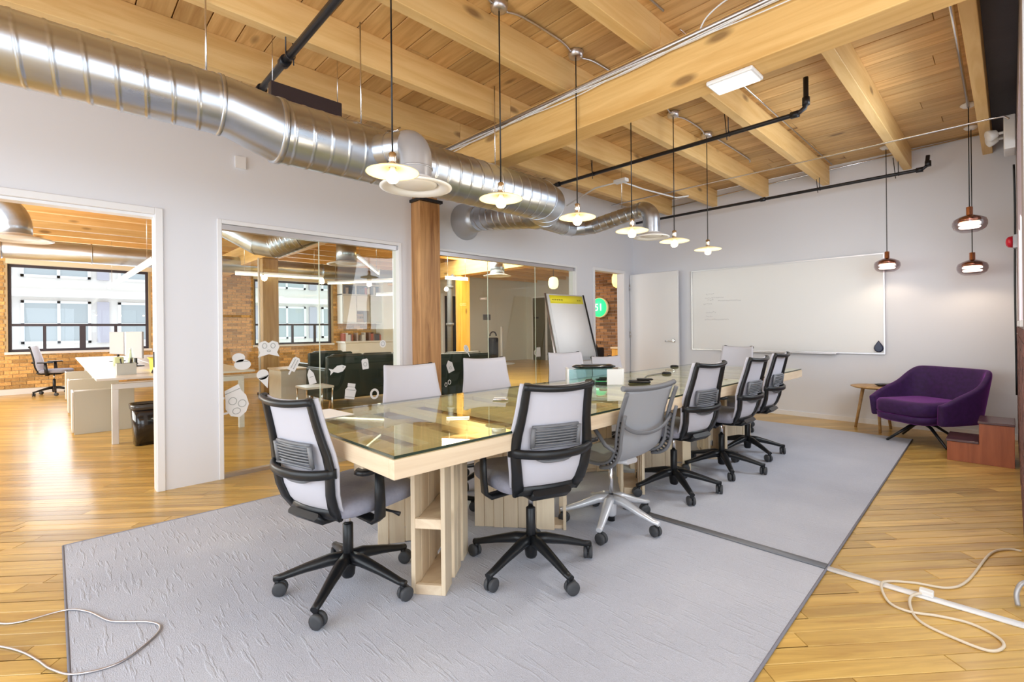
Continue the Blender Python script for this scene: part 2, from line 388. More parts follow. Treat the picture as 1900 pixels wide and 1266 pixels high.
XL, YF, ZC = -4.52, 7.27, 3.28        # glazed wall, whiteboard wall, underside of the deck
XR, YN, XB = .047, -2.5, 1.6          # brick side wall, near wall, bay wall
XE = -13.85                           # outer wall of the office beyond
# ------------------------------------------------------------------ floor
def build_floor():
    du, dv = Vector((cos(BD), sin(BD))), Vector((-sin(BD), cos(BD)))
    w = .083; far = MB(); near = []; rng = random.Random(3)
    far.box(-14.2, 1.8, -3.2, 14.4, -.12, -.016)
    def inrug(x, y): return -3.72 < x < -.68 and .06 < y < 6.5
    # rows
    corners = [Vector(p) for p in ((-14, -3), (1.7, -3), (1.7, 14.2), (-14, 14.2))]
    v0 = min(c.dot(dv) for c in corners); v1 = max(c.dot(dv) for c in corners)
    k = int(v0/w)
    while k*w < v1:
        va, vb = k*w, (k+1)*w; vm = (va+vb)/2; k += 1
        # u interval inside rectangle
        us = []
        lo, hi = -1e9, 1e9
        for (o, d, a, b) in ((vm*dv.x, du.x, -14.05, 1.65), (vm*dv.y, du.y, -3.05, 14.2)):
            t0, t1 = (a-o)/d, (b-o)/d
            if t0 > t1: t0, t1 = t1, t0
            lo, hi = max(lo, t0), min(hi, t1)
        if hi-lo < .1: continue
        u = lo-rng.random()*.8
        while u < hi:
            L = rng.choice((.7, .9, 1.2, 1.5, 1.8)); a, b = max(u, lo), min(u+L, hi); u += L
            if b-a < .05: continue
            t = rng.random()
            mid = du*((a+b)/2)+dv*vm
            d = mid.x*_F.x+mid.y*_F.y; s = mid.x*_R.x+mid.y*_R.y
            if 1.2 < d < 3.15 and abs(s) < d*1.07+.55 and not inrug(mid.x, mid.y) and mid.x > XL and mid.x < .35:
                near.append((a, b, va, vb, t)); continue
            e_ = .0013; q = [du*(a+e_)+dv*(va+e_), du*(b-e_)+dv*(va+e_), du*(b-e_)+dv*(vb-e_), du*(a+e_)+dv*(vb-e_)]
            far.add([(p.x, p.y, 0) for p in q], [(0, 1, 2, 3)], False, t)
    fl = struct(far.build('floor', 'floor'), 'honey-coloured strip wood floor with boards laid on the diagonal')
    for a, b, va, vb, t in near:
        g = .0014; c = .0018; m = MB(); mx = Matrix.Rotation(BD, 4, 'Z')
        A, Bq, Va, Vb = a+g, b-g, va+g, vb-g
        vs = [(A, Va, -.014), (Bq, Va, -.014), (Bq, Vb, -.014), (A, Vb, -.014), (A, Va, -c), (Bq, Va, -c), (Bq, Vb, -c), (A, Vb, -c),
              (A+c, Va+c, 0), (Bq-c, Va+c, 0), (Bq-c, Vb-c, 0), (A+c, Vb-c, 0)]
        fs = [(0, 1, 5, 4), (1, 2, 6, 5), (2, 3, 7, 6), (3, 0, 4, 7), (4, 5, 9, 8), (5, 6, 10, 9), (6, 7, 11, 10), (7, 4, 8, 11), (8, 9, 10, 11)]
        m.add([mx @ Vector(p) for p in vs], fs, False, t); m.build('floor_board', 'floor', fl)
    return fl
build_floor()
# ------------------------------------------------------------------ ceiling deck, joists, beam
ceil = struct(B(-4.6, 1.75, -2.65, YF+.1, ZC+.03, ZC+.12).build('ceiling', 'deck'), 'timber deck ceiling above exposed joists')
def deck():
    rng = random.Random(5); w = .187; y = -2.6; i = 0
    while y < YF:
        y1 = min(y+w, YF); xs = [-4.6, -4.6+1.2+rng.random()*2.2, 1.7]
        if rng.random() < .5: xs.insert(2, xs[1]+1.4+rng.random()*1.2)
        for a, b in zip(xs, xs[1:]):
            dz = rng.random()*.004
            cut = [(a, b)]
            m = MB(); m.box(a+.002, b-.002, y+.0035, y1-.0035, ZC-dz, ZC+.028, tint=rng.random())
            m.build('ceiling_plank', 'deck', ceil, bevel=.002, seg=1)
        y += w; i += 1
deck()
struct(B(-.13, 1.6, 3.4, YF, ZC-.02, ZC-.006).build('trim_1', 'deck_dark'), 'dark boards in the last bay of the ceiling')  # darker layer just under the deck in the last bay
for x in (-3.87, -3.14, -2.42, -1.69, -.87, -.2, .6, 1.3):
    for y0, y1 in ((YN-.1, 2.949), (2.951, YF)):
        if x > XR and y0 > 3: continue
        o = MB().box(x, x+.078, y0, y1, 3.041+random.uniform(.0, .004), ZC-.002, tint=random.random()).build('ceiling_joist', 'joist', ceil, bevel=.003, seg=1)
beam = MB().box(XL+.0, XB, 2.85, 3.05, 2.71, 3.04, tint=.3).build('timber_beam', 'beam', bevel=.006)
tag(beam, 'massive honey-coloured timber beam crossing the ceiling above the table', 'beam')
colm = thing('timber_column', 'knotty brown timber post standing against the white wall between the glazed bays', 'column', (-4.44, 2.965, 0))
MB().box(-.09, .09, -.135, .125, 0, 2.60, tint=.2).build('shaft', 'column', colm, bevel=.006)
MB().box(-.11, .12, -.155, .145, 2.60, 2.63).build('cap_plate', 'black_metal', colm); MB().box(-.078, .09, -.12, .09, 2.631, 2.709, tint=.6).build('bearing_block', 'column', colm)
# ------------------------------------------------------------------ walls
def wall_y(name, x0, x1, y0, y1, z1, holes, m, label):
    """wall along Y with rectangular holes (ya, yb, za, zb)"""
    mb = MB(); hs = sorted(holes); y = y0
    for a, b, za, zb in hs:
        if a > y: mb.box(x0, x1, y, a, 0, z1)
        if za > 0: mb.box(x0, x1, a, b, 0, za)
        if zb < z1: mb.box(x0, x1, a, b, zb, z1)
        y = b
    if y < y1: mb.box(x0, x1, y, y1, 0, z1)
    return struct(mb.build(name, m), label)
def wall_x(name, y0, y1, x0, x1, z1, holes, m, label):
    mb = MB(); x = x0
    for a, b, za, zb in sorted(holes):
        if a > x: mb.box(x, a, y0, y1, 0, z1)
        if za > 0: mb.box(a, b, y0, y1, 0, za)
        if zb < z1: mb.box(a, b, y0, y1, zb, z1)
        x = b
    if x < x1: mb.box(x, x1, y0, y1, 0, z1)
    return struct(mb.build(name, m), label)
T = .12
wall_y('wall_left', XL-T, XL, YN-.1, YF+.1, ZC, [(-1.4, .57, 0, 2.12), (1.017, 2.665, 0, 2.115), (3.145, 5.66, 0, 2.12), (6.143, 6.941, 0, 2.125)], 'wall', 'white wall with the open doorway and the two glazed bays')
wall_x('wall_back', YF, YF+.1, XL-T, XR+.1, ZC, [], 'wall', 'white end wall carrying the whiteboard')
struct(MB().box(XR, XR+.12, 3.4, YF, 0, 1.2).box(XR, XR+.12, 6.2, YF, 1.2, ZC).box(XR, XR+.12, 3.4, 4.0, 1.2, ZC).box(XR, XR+.12, 4.0, 6.2, 2.9, ZC).build('wall_right', 'mortar_dark'), 'dark brick side wall at the right edge')
wall_x('wall_corner', 3.3, 3.4, XR, XB+.1, ZC, [], 'wall', None)
wall_y('wall_bay', XB, XB+.1, YN-.1, 3.4, ZC, [(-2.2, 3.0, .5, 2.8)], 'wall', None)
wall_x('wall_front', YN-.1, YN, XL-T, XB+.1, ZC, [(-4.25, .75, .5, 2.8)], 'wall', None)
# bricks of the side wall (only its strip near the photograph's edge can be seen)
wr = bpy.data.objects['wall_right']
def bricks(parent, mname, place, n_rows, z0, spans, limit=10**9, bl=.2, bh=.062, gap=.011, depth=.018, rng=random.Random(11), joined_name='brickwork'):
    cnt = 0; rest = MB()
    for r in range(n_rows):
        z = z0+r*(bh+gap)
        for (a, b) in spans(z):
            p = a-(bl+gap)*(.5 if r % 2 else 0)-rng.random()*.02
            while p < b:
                q0, q1 = max(p, a), min(p+bl, b); p += bl+gap
                if q1-q0 < .03: continue
                d = depth+rng.uniform(-.005, .006); t = rng.random()
                if cnt < limit:
                    m = MB(); place(m, q0, q1, z, z+bh, d, t); m.build('brick', mname, parent); cnt += 1
                else: place(rest, q0, q1, z, z+bh, d, t)
    if rest.f:
        o = rest.build(joined_name, mname, parent); o['kind'] = 'stuff'
def pl_right(m, a, b, z, z1, d, t): m.box(XR-d*.3, XR+.01, a, b, z, z1, tint=t)
bricks(wr, 'brick_red', pl_right, 16, .03, lambda z: [(3.45, 7.2)])
w6 = sempty('window_6', 'white framed window in the brick side wall')
m = MB()
for a, b in ((4.0, 4.06), (4.7, 4.76), (5.45, 5.5), (6.14, 6.2)): m.box(XR+.0, XR+.06, a, b, 1.24, 2.9)
m.box(XR, XR+.06, 4.0, 6.2, 2.84, 2.9); m.build('frame', plain('pink_grey_frame', (.50, .38, .38), .5), w6)
B(XR-.012, XR+.12, 3.95, 6.25, 1.2, 1.24).build('sill', 'trim', w6, bevel=.004)
B(XR+.05, XR+.055, 4.0, 6.2, 1.24, 2.84).build('pane', 'glass_out', w6)
# unseen windows added in the near wall and bay to carry the fill
for nm, ax in (('added_window_near', 'x'), ('added_window_bay', 'y')):
    w = sempty(nm); m = MB(); g = MB()
    if ax == 'x':
        for i in range(5):
            x = -4.25+i*(5.0-.05)/4; m.box(x, x+.05, YN-.08, YN-.02, .5, 2.8)
        for z in (.5, 1.5, 2.75): m.box(-4.25, .75, YN-.079, YN-.021, z, z+.05)
        g.box(-4.25, .75, YN-.052, YN-.048, .5, 2.8)
    else:
        for i in range(5):
            y = -2.2+i*(5.2-.05)/4; m.box(XB+.02, XB+.08, y, y+.05, .5, 2.8)
        for z in (.5, 1.5, 2.75): m.box(XB+.021, XB+.079, -2.2, 3.0, z, z+.05)
        g.box(XB+.048, XB+.052, -2.2, 3.0, .5, 2.8)
    m.build('frame', 'black_metal', w); g.build('pane', 'glass_out', w)
# casings, head channels, sills and panes of the glazed wall
def casing(name, y0, y1, z1, w=.05, t=.014, left=True, right=True, label=None):
    m = MB()
    if left: m.box(XL, XL+t, y0-w, y0, 0, z1+w)
    if right: m.box(XL, XL+t, y1, y1+w, 0, z1+w)
    m.box(XL, XL+t, y0-(w if left else 0)*0, y1, z1, z1+w)
    return struct(m.build(name, 'trim', bevel=.003, seg=1), label)
casing('trim_2', -1.4, .57, 2.12, label='white casing round the open doorway')
casing('trim_3', 1.017, 2.665, 2.115, .035, label='white casing round the first glazed bay')
casing('trim_4', 3.145, 5.66, 2.12, .03, label='white casing round the second glazed bay')
casing('trim_5', 6.143, 6.941, 2.125, .05, label='white casing round the narrow door')
struct(MB().box(XL-T-.001, XL-.01, .57-.004, .57+.0, 0, 2.12).box(XL-T, XL-.02, -1.4, .57, 2.1, 2.12).build('trim_6', 'trim'))
B(XL-.07, XL-.05, .56, .567, .95, 1.07).build('strike_plate', 'black_metal', bpy.data.objects['trim_6'])
def glazed(name, y0, y1, z1, seams, label):
    w = sempty(name, label)
    B(XL-.075, XL-.012, y0, y1, z1-.045, z1-.002).build('head_channel', 'alu', w)
    B(XL-.08, XL-.02, y0, y1, .0, .03).build('sill_channel', 'alu', w)
    ys = [y0]+seams+[y1]
    for a, b in zip(ys, ys[1:]):
        B(XL-.055, XL-.045, a+.003, b-.003, .03, z1-.045).build('pane', 'glass', w)
    for s in seams: B(XL-.054, XL-.046, s-.0028, s+.0028, .031, z1-.046).build('joint', plain('pale_silicone', (.75, .78, .68), .4), w)
    return w
glazed('window_1', 1.017, 2.665, 2.115, [1.84], 'two-pane glazed bay with food stickers on the glass')
glazed('window_2', 3.145, 5.66, 2.12, [3.968, 4.838], 'three-pane glazed bay behind the flipchart')
d1 = sempty('door_1', 'white door standing open flat against the end wall')
MB().box(XL+.01, -3.64, 7.135, 7.175, .012, 2.115).build('leaf', 'door', d1, bevel=.003, seg=1)
for z in (.3, 1.05, 1.85): MB().lathe([(.008, 0), (.008, .1)], 10, c=(XL+.012, 7.125, z)).build('hinge', 'steel', d1)
h = MB().lathe([(.028, 0), (.028, .012), (.02, .016)], 20, mx=Matrix.Translation((-3.72, 7.135, 1.0)) @ Matrix.Rotation(R(90), 4, 'X'))
h.tube([(-3.72, 7.12, 1.0), (-3.72, 7.085, 1.0), (-3.735, 7.078, 1.0), (-3.84, 7.078, .995)], .009, 8); h.build('lever_handle', 'steel', d1)
# baseboards and conduit line under the ceiling
struct(B(-3.64, XR-.001, YF-.012, YF, 0, .06).build('baseboard_back', 'trim'))
# ------------------------------------------------------------------ rug
rug = MB().box(-3.75, -.655, .035, 6.55, 0, .009)
rg = rug.build('area_rug', 'rug', bevel=.003, seg=1); tag(rg, 'large pale grey embossed rug under the table and chairs', 'rug')
# let the rug's right edge splay as in the photograph
for v in rg.data.vertices:
    if v.co.x > -1 and v.co.y > 3: v.co.x = -.73
    elif v.co.x > -1: v.co.x = -.585
m = MB()
for seg_ in ([(-3.75, .035), (-3.75, 6.55)], [(-3.75, .035), (-.585, .035)], [(-.585, .035), (-.73, 6.55)]):
    m.tube([(p[0], p[1], .006) for p in seg_], .006, 6)
m.build('bound_edge', plain('rug_binding', (.20, .20, .24), .9), rg)

# ------------------------------------------------------------------ office chairs
def base5(root, mleg, r=.31, a0=18, hub_z=.095, crown=False):
    for k in range(5):
        a = R(a0+72*k); d = Vector((cos(a), sin(a), 0)); sd = (-sin(a), cos(a), 0)
        z1 = .158 if crown else .142
        path = [d*.012+Vector((0, 0, z1)), d*.08+Vector((0, 0, z1-.004)), d*.19+Vector((0, 0, .112)), d*(r-.02)+Vector((0, 0, .084)), d*(r+.014)+Vector((0, 0, .078))]
        m = MB().bar(path, .05, .04, sd, ws=[.062, .058, .046, .036, .032], ts=[.05, .05, .036, .026, .026])
        m.build('base_leg', mleg, root)
        cst = MB(); sw = R(rng_c.uniform(0, 360)); ax = Matrix.Translation(d*r+Vector((cos(sw)*.012, sin(sw)*.012, .032))) @ Matrix.Rotation(sw, 4, 'Z') @ Matrix.Rotation(R(90), 4, 'X')
        for o in (-.024, .004): cst.lathe([(.012, o), (.029, o+.001), (.032, o+.005), (.032, o+.015), (.029, o+.019), (.012, o+.02)], 16, mx=ax)
        c_ = cst.build('caster', 'rubber', root)
        MB().lathe([(.012, .04), (.012, .08)], 8, c=tuple(d*r)).lathe([(.021, -.003), (.021, .003)], 12, mx=ax).build('stem', 'black', c_)
    MB().lathe([(.024, .05), (.03, .06), (.034, .1), (.034, .145), (.026, .16)], 18).build('hub', mleg, root)
rng_c = random.Random(4)
BP = [(.44, -.185, .17), (.50, -.222, .192), (.56, -.242, .203), (.62, -.25, .211), (.672, -.252, .214), (.73, -.262, .207), (.79, -.278, .197), (.86, -.297, .190), (.925, -.316, .185), (.957, -.326, .182)]
def bpt(i, u):     # u in -1..1 across
    z, y, w = BP[i]; return Vector((u*w, y+.035*u*u, z+(.012*u*u if i >= 8 else 0)))
def task_chair(name, label, arms=True, drop=0., a0=18):
    t = thing(name, label, 'chair'); base5(t, 'black', a0=a0)
    MB().lathe([(.022, .15), (.024, .16), (.024, .30), (.018, .305)], 14).build('gas_lift', 'black', t)
    MB().lathe([(.013, .30), (.013, .415)], 12).build('piston', 'steel', t)
    m = MB(); m.cbox(-.10, .10, -.15, .13, .402, .436, .03); m.bar([(0, -.12, .42), (0, -.20, .425), (0, -.235, .455)], .20, .03, (1, 0, 0)); m.build('mechanism', 'black', t)
    MB().tube([(.08, .04, .418), (.24, .06, .412), (.27, .07, .404)], .007, 8, rads=[.006, .006, .011]).build('lever', 'black', t)
    # seat cushion with rounded outline and waterfall front
    out = []
    for i in range(32):
        a = 2*pi*i/32; c_, s_ = cos(a), sin(a); e = .42
        x = .245*abs(c_)**e*(1 if c_ >= 0 else -1); y = .235*abs(s_)**e*(1 if s_ >= 0 else -1); out.append((x*(1-.08*(y < 0)), y+.035))
    m = MB().loft([(out, .436, 0, .03), (out, .447, 0, .006), (out, .475, 0, 0), (out, .495, 0, .008), (out, .508, 0, .035), (out, .513, 0, .09)])
    m.build('seat', 'seat_fabric', t)
    # back frame
    f = MB()
    for s in (-1, 1):
        P = []
        for i in range(len(BP)):
            p = bpt(i, s); p.x -= s*.026; p.y -= .020; P.append(p)
        f.bar(P, .048, .024, (1, 0, 0), ws=[.06, .055, .05, .048, .05, .046, .042, .04, .038, .036])
    us = [k/8-1 for k in range(17)]
    def row(i, dy, dz, k=1.): return [bpt(i, u)*1+Vector((-u*.006, dy, dz)) for u in us]
    f.bar(row(9, -.018, -.014), .03, .026, (0, 0, 1)); f.bar(row(0, -.018, .02), .052, .03, (0, 0, 1))
    f.build('back_frame', 'black', t)
    g = []
    for i in range(len(BP)): g.append([bpt(i, u*1.015)+Vector((0, .003, 0)) for u in us])
    MB().sheet(g, .007).build('back_mesh', 'mesh_fabric', t)
    cb = [Vector((u*.214, -.254+.03*u*u-.048*(1-u**4), .655-.012*(1-u*u))) for u in us]
    MB().bar(cb, .040, .024, (0, 0, 1)).build('cross_bar', 'black', t)
    lp = MB()
    for k in range(6):
        z = .687+.013*k; y = -.258-.012*k*.25
        lp.bar([(u*.112, y-.018+.008*u*u, z) for u in us[::2]], .008, .008, (0, 0, 1))
    for s in (-1, 1): lp.bar([(s*.118, -.268, .672), (s*.118, -.282, .765)], .022, .014, (1, 0, 0))
    lp.bar([(u*.118, -.284+.01*u*u, .768) for u in us[::2]], .014, .012, (0, 0, 1)); lp.sheet([[(u*.112, -.262-.02*w, .68+.085*w) for u in (-1, 0, 1)] for w in (0, 1)], .004)
    lp.bar([(s_*.125, -.272, .672) for s_ in (-1, -.5, 0, .5, 1)], .01, .01, (0, 0, 1))
    lp.bar([Vector((u*.11, -.272+.02*u*u, .606+.03*u**4)) for u in us], .014, .012, (0, 0, 1))
    lp.build('lumbar_support', 'grey_plastic', t)
    if arms:
        for s in (-1, 1):
            P = [(s*.13, -.04, .418), (s*.235, -.04, .404), (s*.262, -.04, .425), (s*.27, -.045, .50), (s*.276, -.055, .64)]
            a_ = MB().bar(P, .055, .022, (0, 1, 0), ws=[.06, .06, .06, .055, .045]).build('arm_post', 'black', t)
            out2 = []
            for i in range(20):
                a = 2*pi*i/20; c_, s_ = cos(a), sin(a); out2.append((s*.276+.042*abs(c_)**.6*(1 if c_ > 0 else -1), -.055+.12*abs(s_)**.7*(1 if s_ > 0 else -1)))
            MB().loft([(out2, .638, 0, .012), (out2, .644, 0, 0), (out2, .655, 0, 0), (out2, .663, 0, .008)]).build('arm_pad', 'black', t)
    return t
GA = 'mesh-backed task chairs round the meeting table'
proto = task_chair('office_chair', 'black task chair at the near end of the table, its pale mesh back seen obliquely')
proto['group'] = GA
proto.location = (-2.175, 1.0, 0.009); proto.rotation_euler = (0, 0, R(104-90))
def place(x, y, face, label, z=.009, spin=0):
    o = dup(proto, (x, y, z), R(face-90), label)
    for c in kids(o):
        if c.name.split('.')[0] in ('base_leg', 'caster'): c.rotation_euler.z = R(spin)
    return o
place(-1.70, 1.75, 160, 'black task chair nearest the camera, its pale mesh back square to the viewer', spin=-28)
place(-1.735, 3.31, 172, 'black task chair just right of the grey sling-mesh chair', spin=3)
place(-1.70, 4.07, 178, 'black task chair second from the far end on the right side of the table', spin=-16)
place(-1.75, 4.78, 180, 'black task chair farthest from the camera on the right side of the table')
place(-2.66, 1.75, -14, 'lavender-grey backed task chair facing the viewer in front of the timber column')
place(-2.82, 2.53, -22, 'lavender-grey backed task chair facing the viewer below the second glazed bay')
place(-2.85, 3.62, -22, 'lavender-grey backed task chair just left of the white flipchart sheet')
place(-2.92, 4.42, -22, 'low lavender-grey backed task chair right of the flipchart, behind the clear box', -.07)
place(-2.36, 5.84, -92, 'grey-backed task chair at the far end of the table below the whiteboard')
place(-13.2, .02, 75, 'pale mesh office chair at the far end of the white desks', 0)

for c in kids(proto):
    n_ = c.name.split('.')[0]
    if n_ in ('base_leg', 'caster'): c.rotation_euler.z = R(-9)
    elif n_ not in ('hub', 'gas_lift'): c.location.z = -.03
def sling_chair():
    t = thing('sling_chair', 'grey sling-mesh swivel chair with ribbed sides and a silver five-star base', 'chair', (-1.72, 2.485, .009), R(176-90))
    base5(t, 'silver', a0=-10, r=.30, crown=True)
    MB().lathe([(.022, .02), (.022, .12)], 14).build('foot_tube', 'black', t)
    MB().lathe([(.014, .15), (.014, .40)], 12).build('piston', 'steel', t)
    MB().bar([(0, .10, .40), (0, -.06, .405), (0, -.16, .42)], .10, .03, (1, 0, 0)).bar([(-.2, -.05, .418), (0, -.05, .408), (.2, -.05, .418)], .05, .02, (0, 1, 0)).build('mechanism', 'silver', t)
    prof = [(.23, .43), (.20, .455), (.10, .452), (-.02, .44), (-.12, .445), (-.19, .48), (-.225, .545), (-.235, .62), (-.25, .70), (-.275, .78), (-.305, .86)]
    pr_ = [Vector((0, p[0], p[1])) for p in spline([(a, b, 0) for a, b in prof], 3) for p in [(p.x, p.y)]]
    us = [k/8-1 for k in range(17)]
    MB().sheet([[Vector((u*.225, p.y+.015*u*u, p.z-.02*(1-u*u)*(1 if p.z < .47 else 0))) for u in us] for p in pr_], .006).build('mesh_sling', 'grey_mesh', t)
    for s in (-1, 1):
        P = [Vector((s*.24, p.y-.004, p.z-.004)) for p in pr_]
        e = MB().bar(P, .03, .018, (1, 0, 0)).build('side_rail', 'grey_plastic', t)
        rb = MB()
        for i in range(13, 25):
            p = pr_[i]; tg = (pr_[i+1]-pr_[i-1]).normalized(); nn = Vector((0, -tg.z, tg.y)) if tg.z > 0 else Vector((0, -tg.z, tg.y))
            q = p-Vector((0, .0, 0))+nn*0; rb.bar([Vector((s*.238, p.y, p.z)), Vector((s*.246, p.y+(-.03), p.z-.018))], .012, .008, (1, 0, 0))
        rb.build('rib', 'black', e)
        MB().tube([Vector((s*.25, p.y-.036, p.z-.018)) for p in pr_[11:27]], .011, 8).build('outer_spine', 'grey_plastic', t)
    MB().bar([Vector((u*.25, -.306+.02*u*u, .868+.012*u*u)) for u in us], .03, .03, (0, 0, 1)).build('top_rail', 'grey_plastic', t)
    MB().bar([Vector((u*.236, -.272-.012+.012*u*u, .655-.045*(1-u*u)+.03*u**4)) for u in us], .022, .014, (0, 0, 1)).build('back_brace', 'grey_plastic', t)
    for s in (-1,): MB().sheet([[Vector((s*(.25+.05*v), .16-.30*w, .655+.01*w)) for v in (0, .5, 1)] for w in (0, .3, .6, 1)], .014).build('arm_pad', 'grey_mesh', t)
    MB().tube([(-.275, -.1, .65), (-.27, -.18, .56), (-.25, -.235, .53)], .012, 8).build('arm_post', 'grey_plastic', t)
sling_chair()
# ------------------------------------------------------------------ the meeting table
tb = thing('meeting_table', 'long pale plywood meeting table with slatted legs and a glass top', 'table', (0, 0, 0))
X0, X1, Y0, Y1 = -2.745, -1.545, .885, 5.76
for a, b in ((X0, X0+.035), (X1-.035, X1)): B(a, b, Y0, Y1, .675, .748, tint=random.random()).build('apron', 'ash', tb, bevel=.002, seg=1)
for a, b in ((Y0, Y0+.035), (Y1-.035, Y1)): B(X0+.035, X1-.035, a, b, .675, .748, tint=random.random()).build('apron', 'ash_x', tb, bevel=.002, seg=1)
rt = random.Random(9)
for a, b in ((X0+.036, X0+.13), (X1-.13, X1-.036)):
    y = Y0+.036
    while y < Y1-.04:
        y1 = min(y+rt.choice((.6, .9, 1.2)), Y1-.036); B(a, b, y+.001, y1-.001, .722, .748, tint=rt.random()).build('border_plank', 'ash', tb, bevel=.0015, seg=1); y = y1
y = Y0+.036; k = 0
while y < Y1-.12:
    wv = rt.choice((.10, .13, .16)); B(X0+.131, X1-.131, y, y+wv, .722, .748, tint=rt.random()).build('top_slat', 'ash_x', tb, bevel=.0015, seg=1)
    y += wv+(rt.choice((.11, .15, .18)) if k % 5 != 3 else .002); k += 1
for x in (-2.45, -2.2, -1.95): B(x, x+.08, Y0+.04, Y1-.04, .62, .70, tint=rt.random()).build('under_rail', 'ash', tb, bevel=.002, seg=1)
for i, (a, b) in enumerate(((Y0+.006, 2.55), (2.554, 4.15), (4.154, Y1-.01))):
    B(X0+.006, X1-.006, a, b, .752, .762).build('glass_top', 'glass_top', tb, bevel=.002, seg=1)
m = MB()
for a, b, c, d in ((X0+.004, X0+.0058, Y0+.004, Y1-.008), (X1-.0058, X1-.004, Y0+.004, Y1-.008), (X0+.006, X1-.006, Y0+.0035, Y0+.0055)): m.box(a, b, c, d, .7515, .7618)
m.build('glass_edge', plain('green_black_edge', (.02, .04, .03), .2), tb)
def leg(x, y, ang, L=.5, h=.672, wd=.165):
    mx = Matrix.Translation((x, y, .0095)) @ Matrix.Rotation(R(ang), 4, 'Z')
    m = MB()
    m.box(-L/2+.01, L/2-.01, -wd/2+.021, wd/2-.021, 0, .022, mx=mx, tint=rt.random())
    lg = m.build('leg', 'ash', tb, bevel=.0015, seg=1)
    for z in (.31, .64): MB().box(-L/2+.01, L/2-.01, -wd/2+.021, wd/2-.021, z, z+.022, mx=mx, tint=rt.random()).build('shelf', 'ash', lg, bevel=.0015, seg=1)
    for s in (-1, 1):
        u = -L/2
        while u < L/2-.02:
            w_ = rt.choice((.06, .09, .11)); w_ = min(w_, L/2-u); st = rt.choice((0, 0, .02, .16)) if 0 < u+L/2 < L-.12 else 0
            yy = s*(wd/2-.010); off = rt.uniform(-.004, .004)
            MB().box(u+.001, u+w_-.001, yy-.010+off, yy+.010+off, st*.2, h-rt.choice((0, 0, .01)), mx=mx, tint=rt.random()).build('plank', 'ash_z', lg, bevel=.0015, seg=1)
            u += w_+(rt.choice((0, 0, .05)) if s < 0 or u > -L/2+.2 else 0)
    for e in (-1,):
        for z in (0, .30): MB().box(e*L/2+.0, e*L/2+.02, -wd/2+.021, wd/2-.021, z, z+.045, mx=mx, tint=rt.random()).build('plank', 'ash', lg, bevel=.0015, seg=1)
leg(-2.0, 1.425, 128); leg(-2.12, 2.10, 38, .56); leg(-2.46, 1.50, 60, .34)
leg(-2.05, 3.21, 128, .46); leg(-2.12, 3.78, 38, .5); leg(-2.5, 3.3, 60, .34); leg(-2.0, 4.55, 128, .46); leg(-2.15, 5.2, 38, .5)
# ------------------------------------------------------------------ things on the table
bx = thing('acrylic_box', 'clear pale-blue acrylic box with white ends in the middle of the glass table', 'box', (-2.37, 3.20, .763), R(44))
MB().box(-.21, .21, -.10, -.096, .0, .12).box(-.21, .21, .096, .10, 0, .12).box(-.21, .21, -.10, .10, .12, .124).build('shell', 'acrylic', bx)
for a in (-.225, .21): MB().cbox(a, a+.015, -.105, .105, 0, .128, .006).build('end_panel', 'white_plastic', bx)
MB().box(.09, .22, -.104, -.10, 0, .126).build('front_panel', 'white_plastic', bx)
bp_ = MB(); 
for k, (a, b) in enumerate(((-.08, .0), (0.01, .08), (-.05, .06))): bp_.cbox(.0+k*.02, .10+k*.005, a, a+.06, .001+k*.018, .018+k*.018, .01)
o = bp_.build('cable_adapter', 'black', None, loc=(-2.37, 3.20, .763), rz=R(44)); tag(o, 'black adapters lying inside the clear box on the table', 'adapter')
o = thing('conference_phone', 'flat black conferencing speaker lying on top of the clear box', 'speaker', (-2.38, 3.21, .8885), R(48))
prf = [(-.18, 0), (-.15, .05), (0, .07), (.15, .05), (.18, 0), (.15, -.05), (0, -.07), (-.15, -.05)]
po = [(p.x, p.y) for p in spline([(a, b, 0) for a, b in prf+[prf[0]]], 5)][:-1]
MB().loft([(po, 0, 0, .03), (po, .012, 0, 0), (po, .02, 0, .002), (po, .03, 0, .03), (po, .031, 0, .05)]).build('body', 'black_gloss', o)
MB().bar([(-.1, 0, .0315), (.1, 0, .0315)], .03, .004, (0, 1, 0)).build('control_strip', 'grey_plastic', o)
o = MB().cbox(-.09, .09, -.05, .05, 0, .022, .02).cbox(-.02, .11, -.02, .07, .023, .035, .015).build('handset', 'black', None, loc=(-2.12, 3.48, .763), rz=R(35)); tag(o, 'black handset lying on the table right of the clear box', 'phone')
o = thing('table_grommet', 'dark cable puck with its lead on the glass, nearer of the two', 'puck', (-2.33, 4.32, .763))
MB().lathe([(.045, 0), (.045, .012), (.03, .02)], 18).build('puck', 'black', o)
MB().tube(spline([(-.04, -.02, .005), (-.03, -.3, .004), (.12, -.62, .004), (.2, -.8, .004)], 6), .004, 6).build('lead', 'grey_plastic', o)
o = thing('table_grommet', 'dark cable puck on the glass, farther of the two', 'puck', (-2.68, 5.15, .763))
MB().lathe([(.045, 0), (.045, .012), (.03, .02)], 18).build('puck', 'black', o)
o = thing('card_holder', 'small steel and white card holder on the glass behind the nearest chair', 'holder', (-2.26, 2.06, .763), R(40))
MB().cbox(-.05, .05, -.025, .025, 0, .012, .01).build('base', 'steel', o); MB().box(-.04, .035, -.015, .012, .013, .018).build('card', 'white_plastic', o)
o = MB(); o.box(0, .27, 0, .19, 0, .003); p = o.build('paper_sheet', 'paper', None, loc=(-2.73, .97, .763), rz=R(4)); 
p['label'] = 'white printed sheet on the near left corner of the glass table'; p['category'] = 'paper'

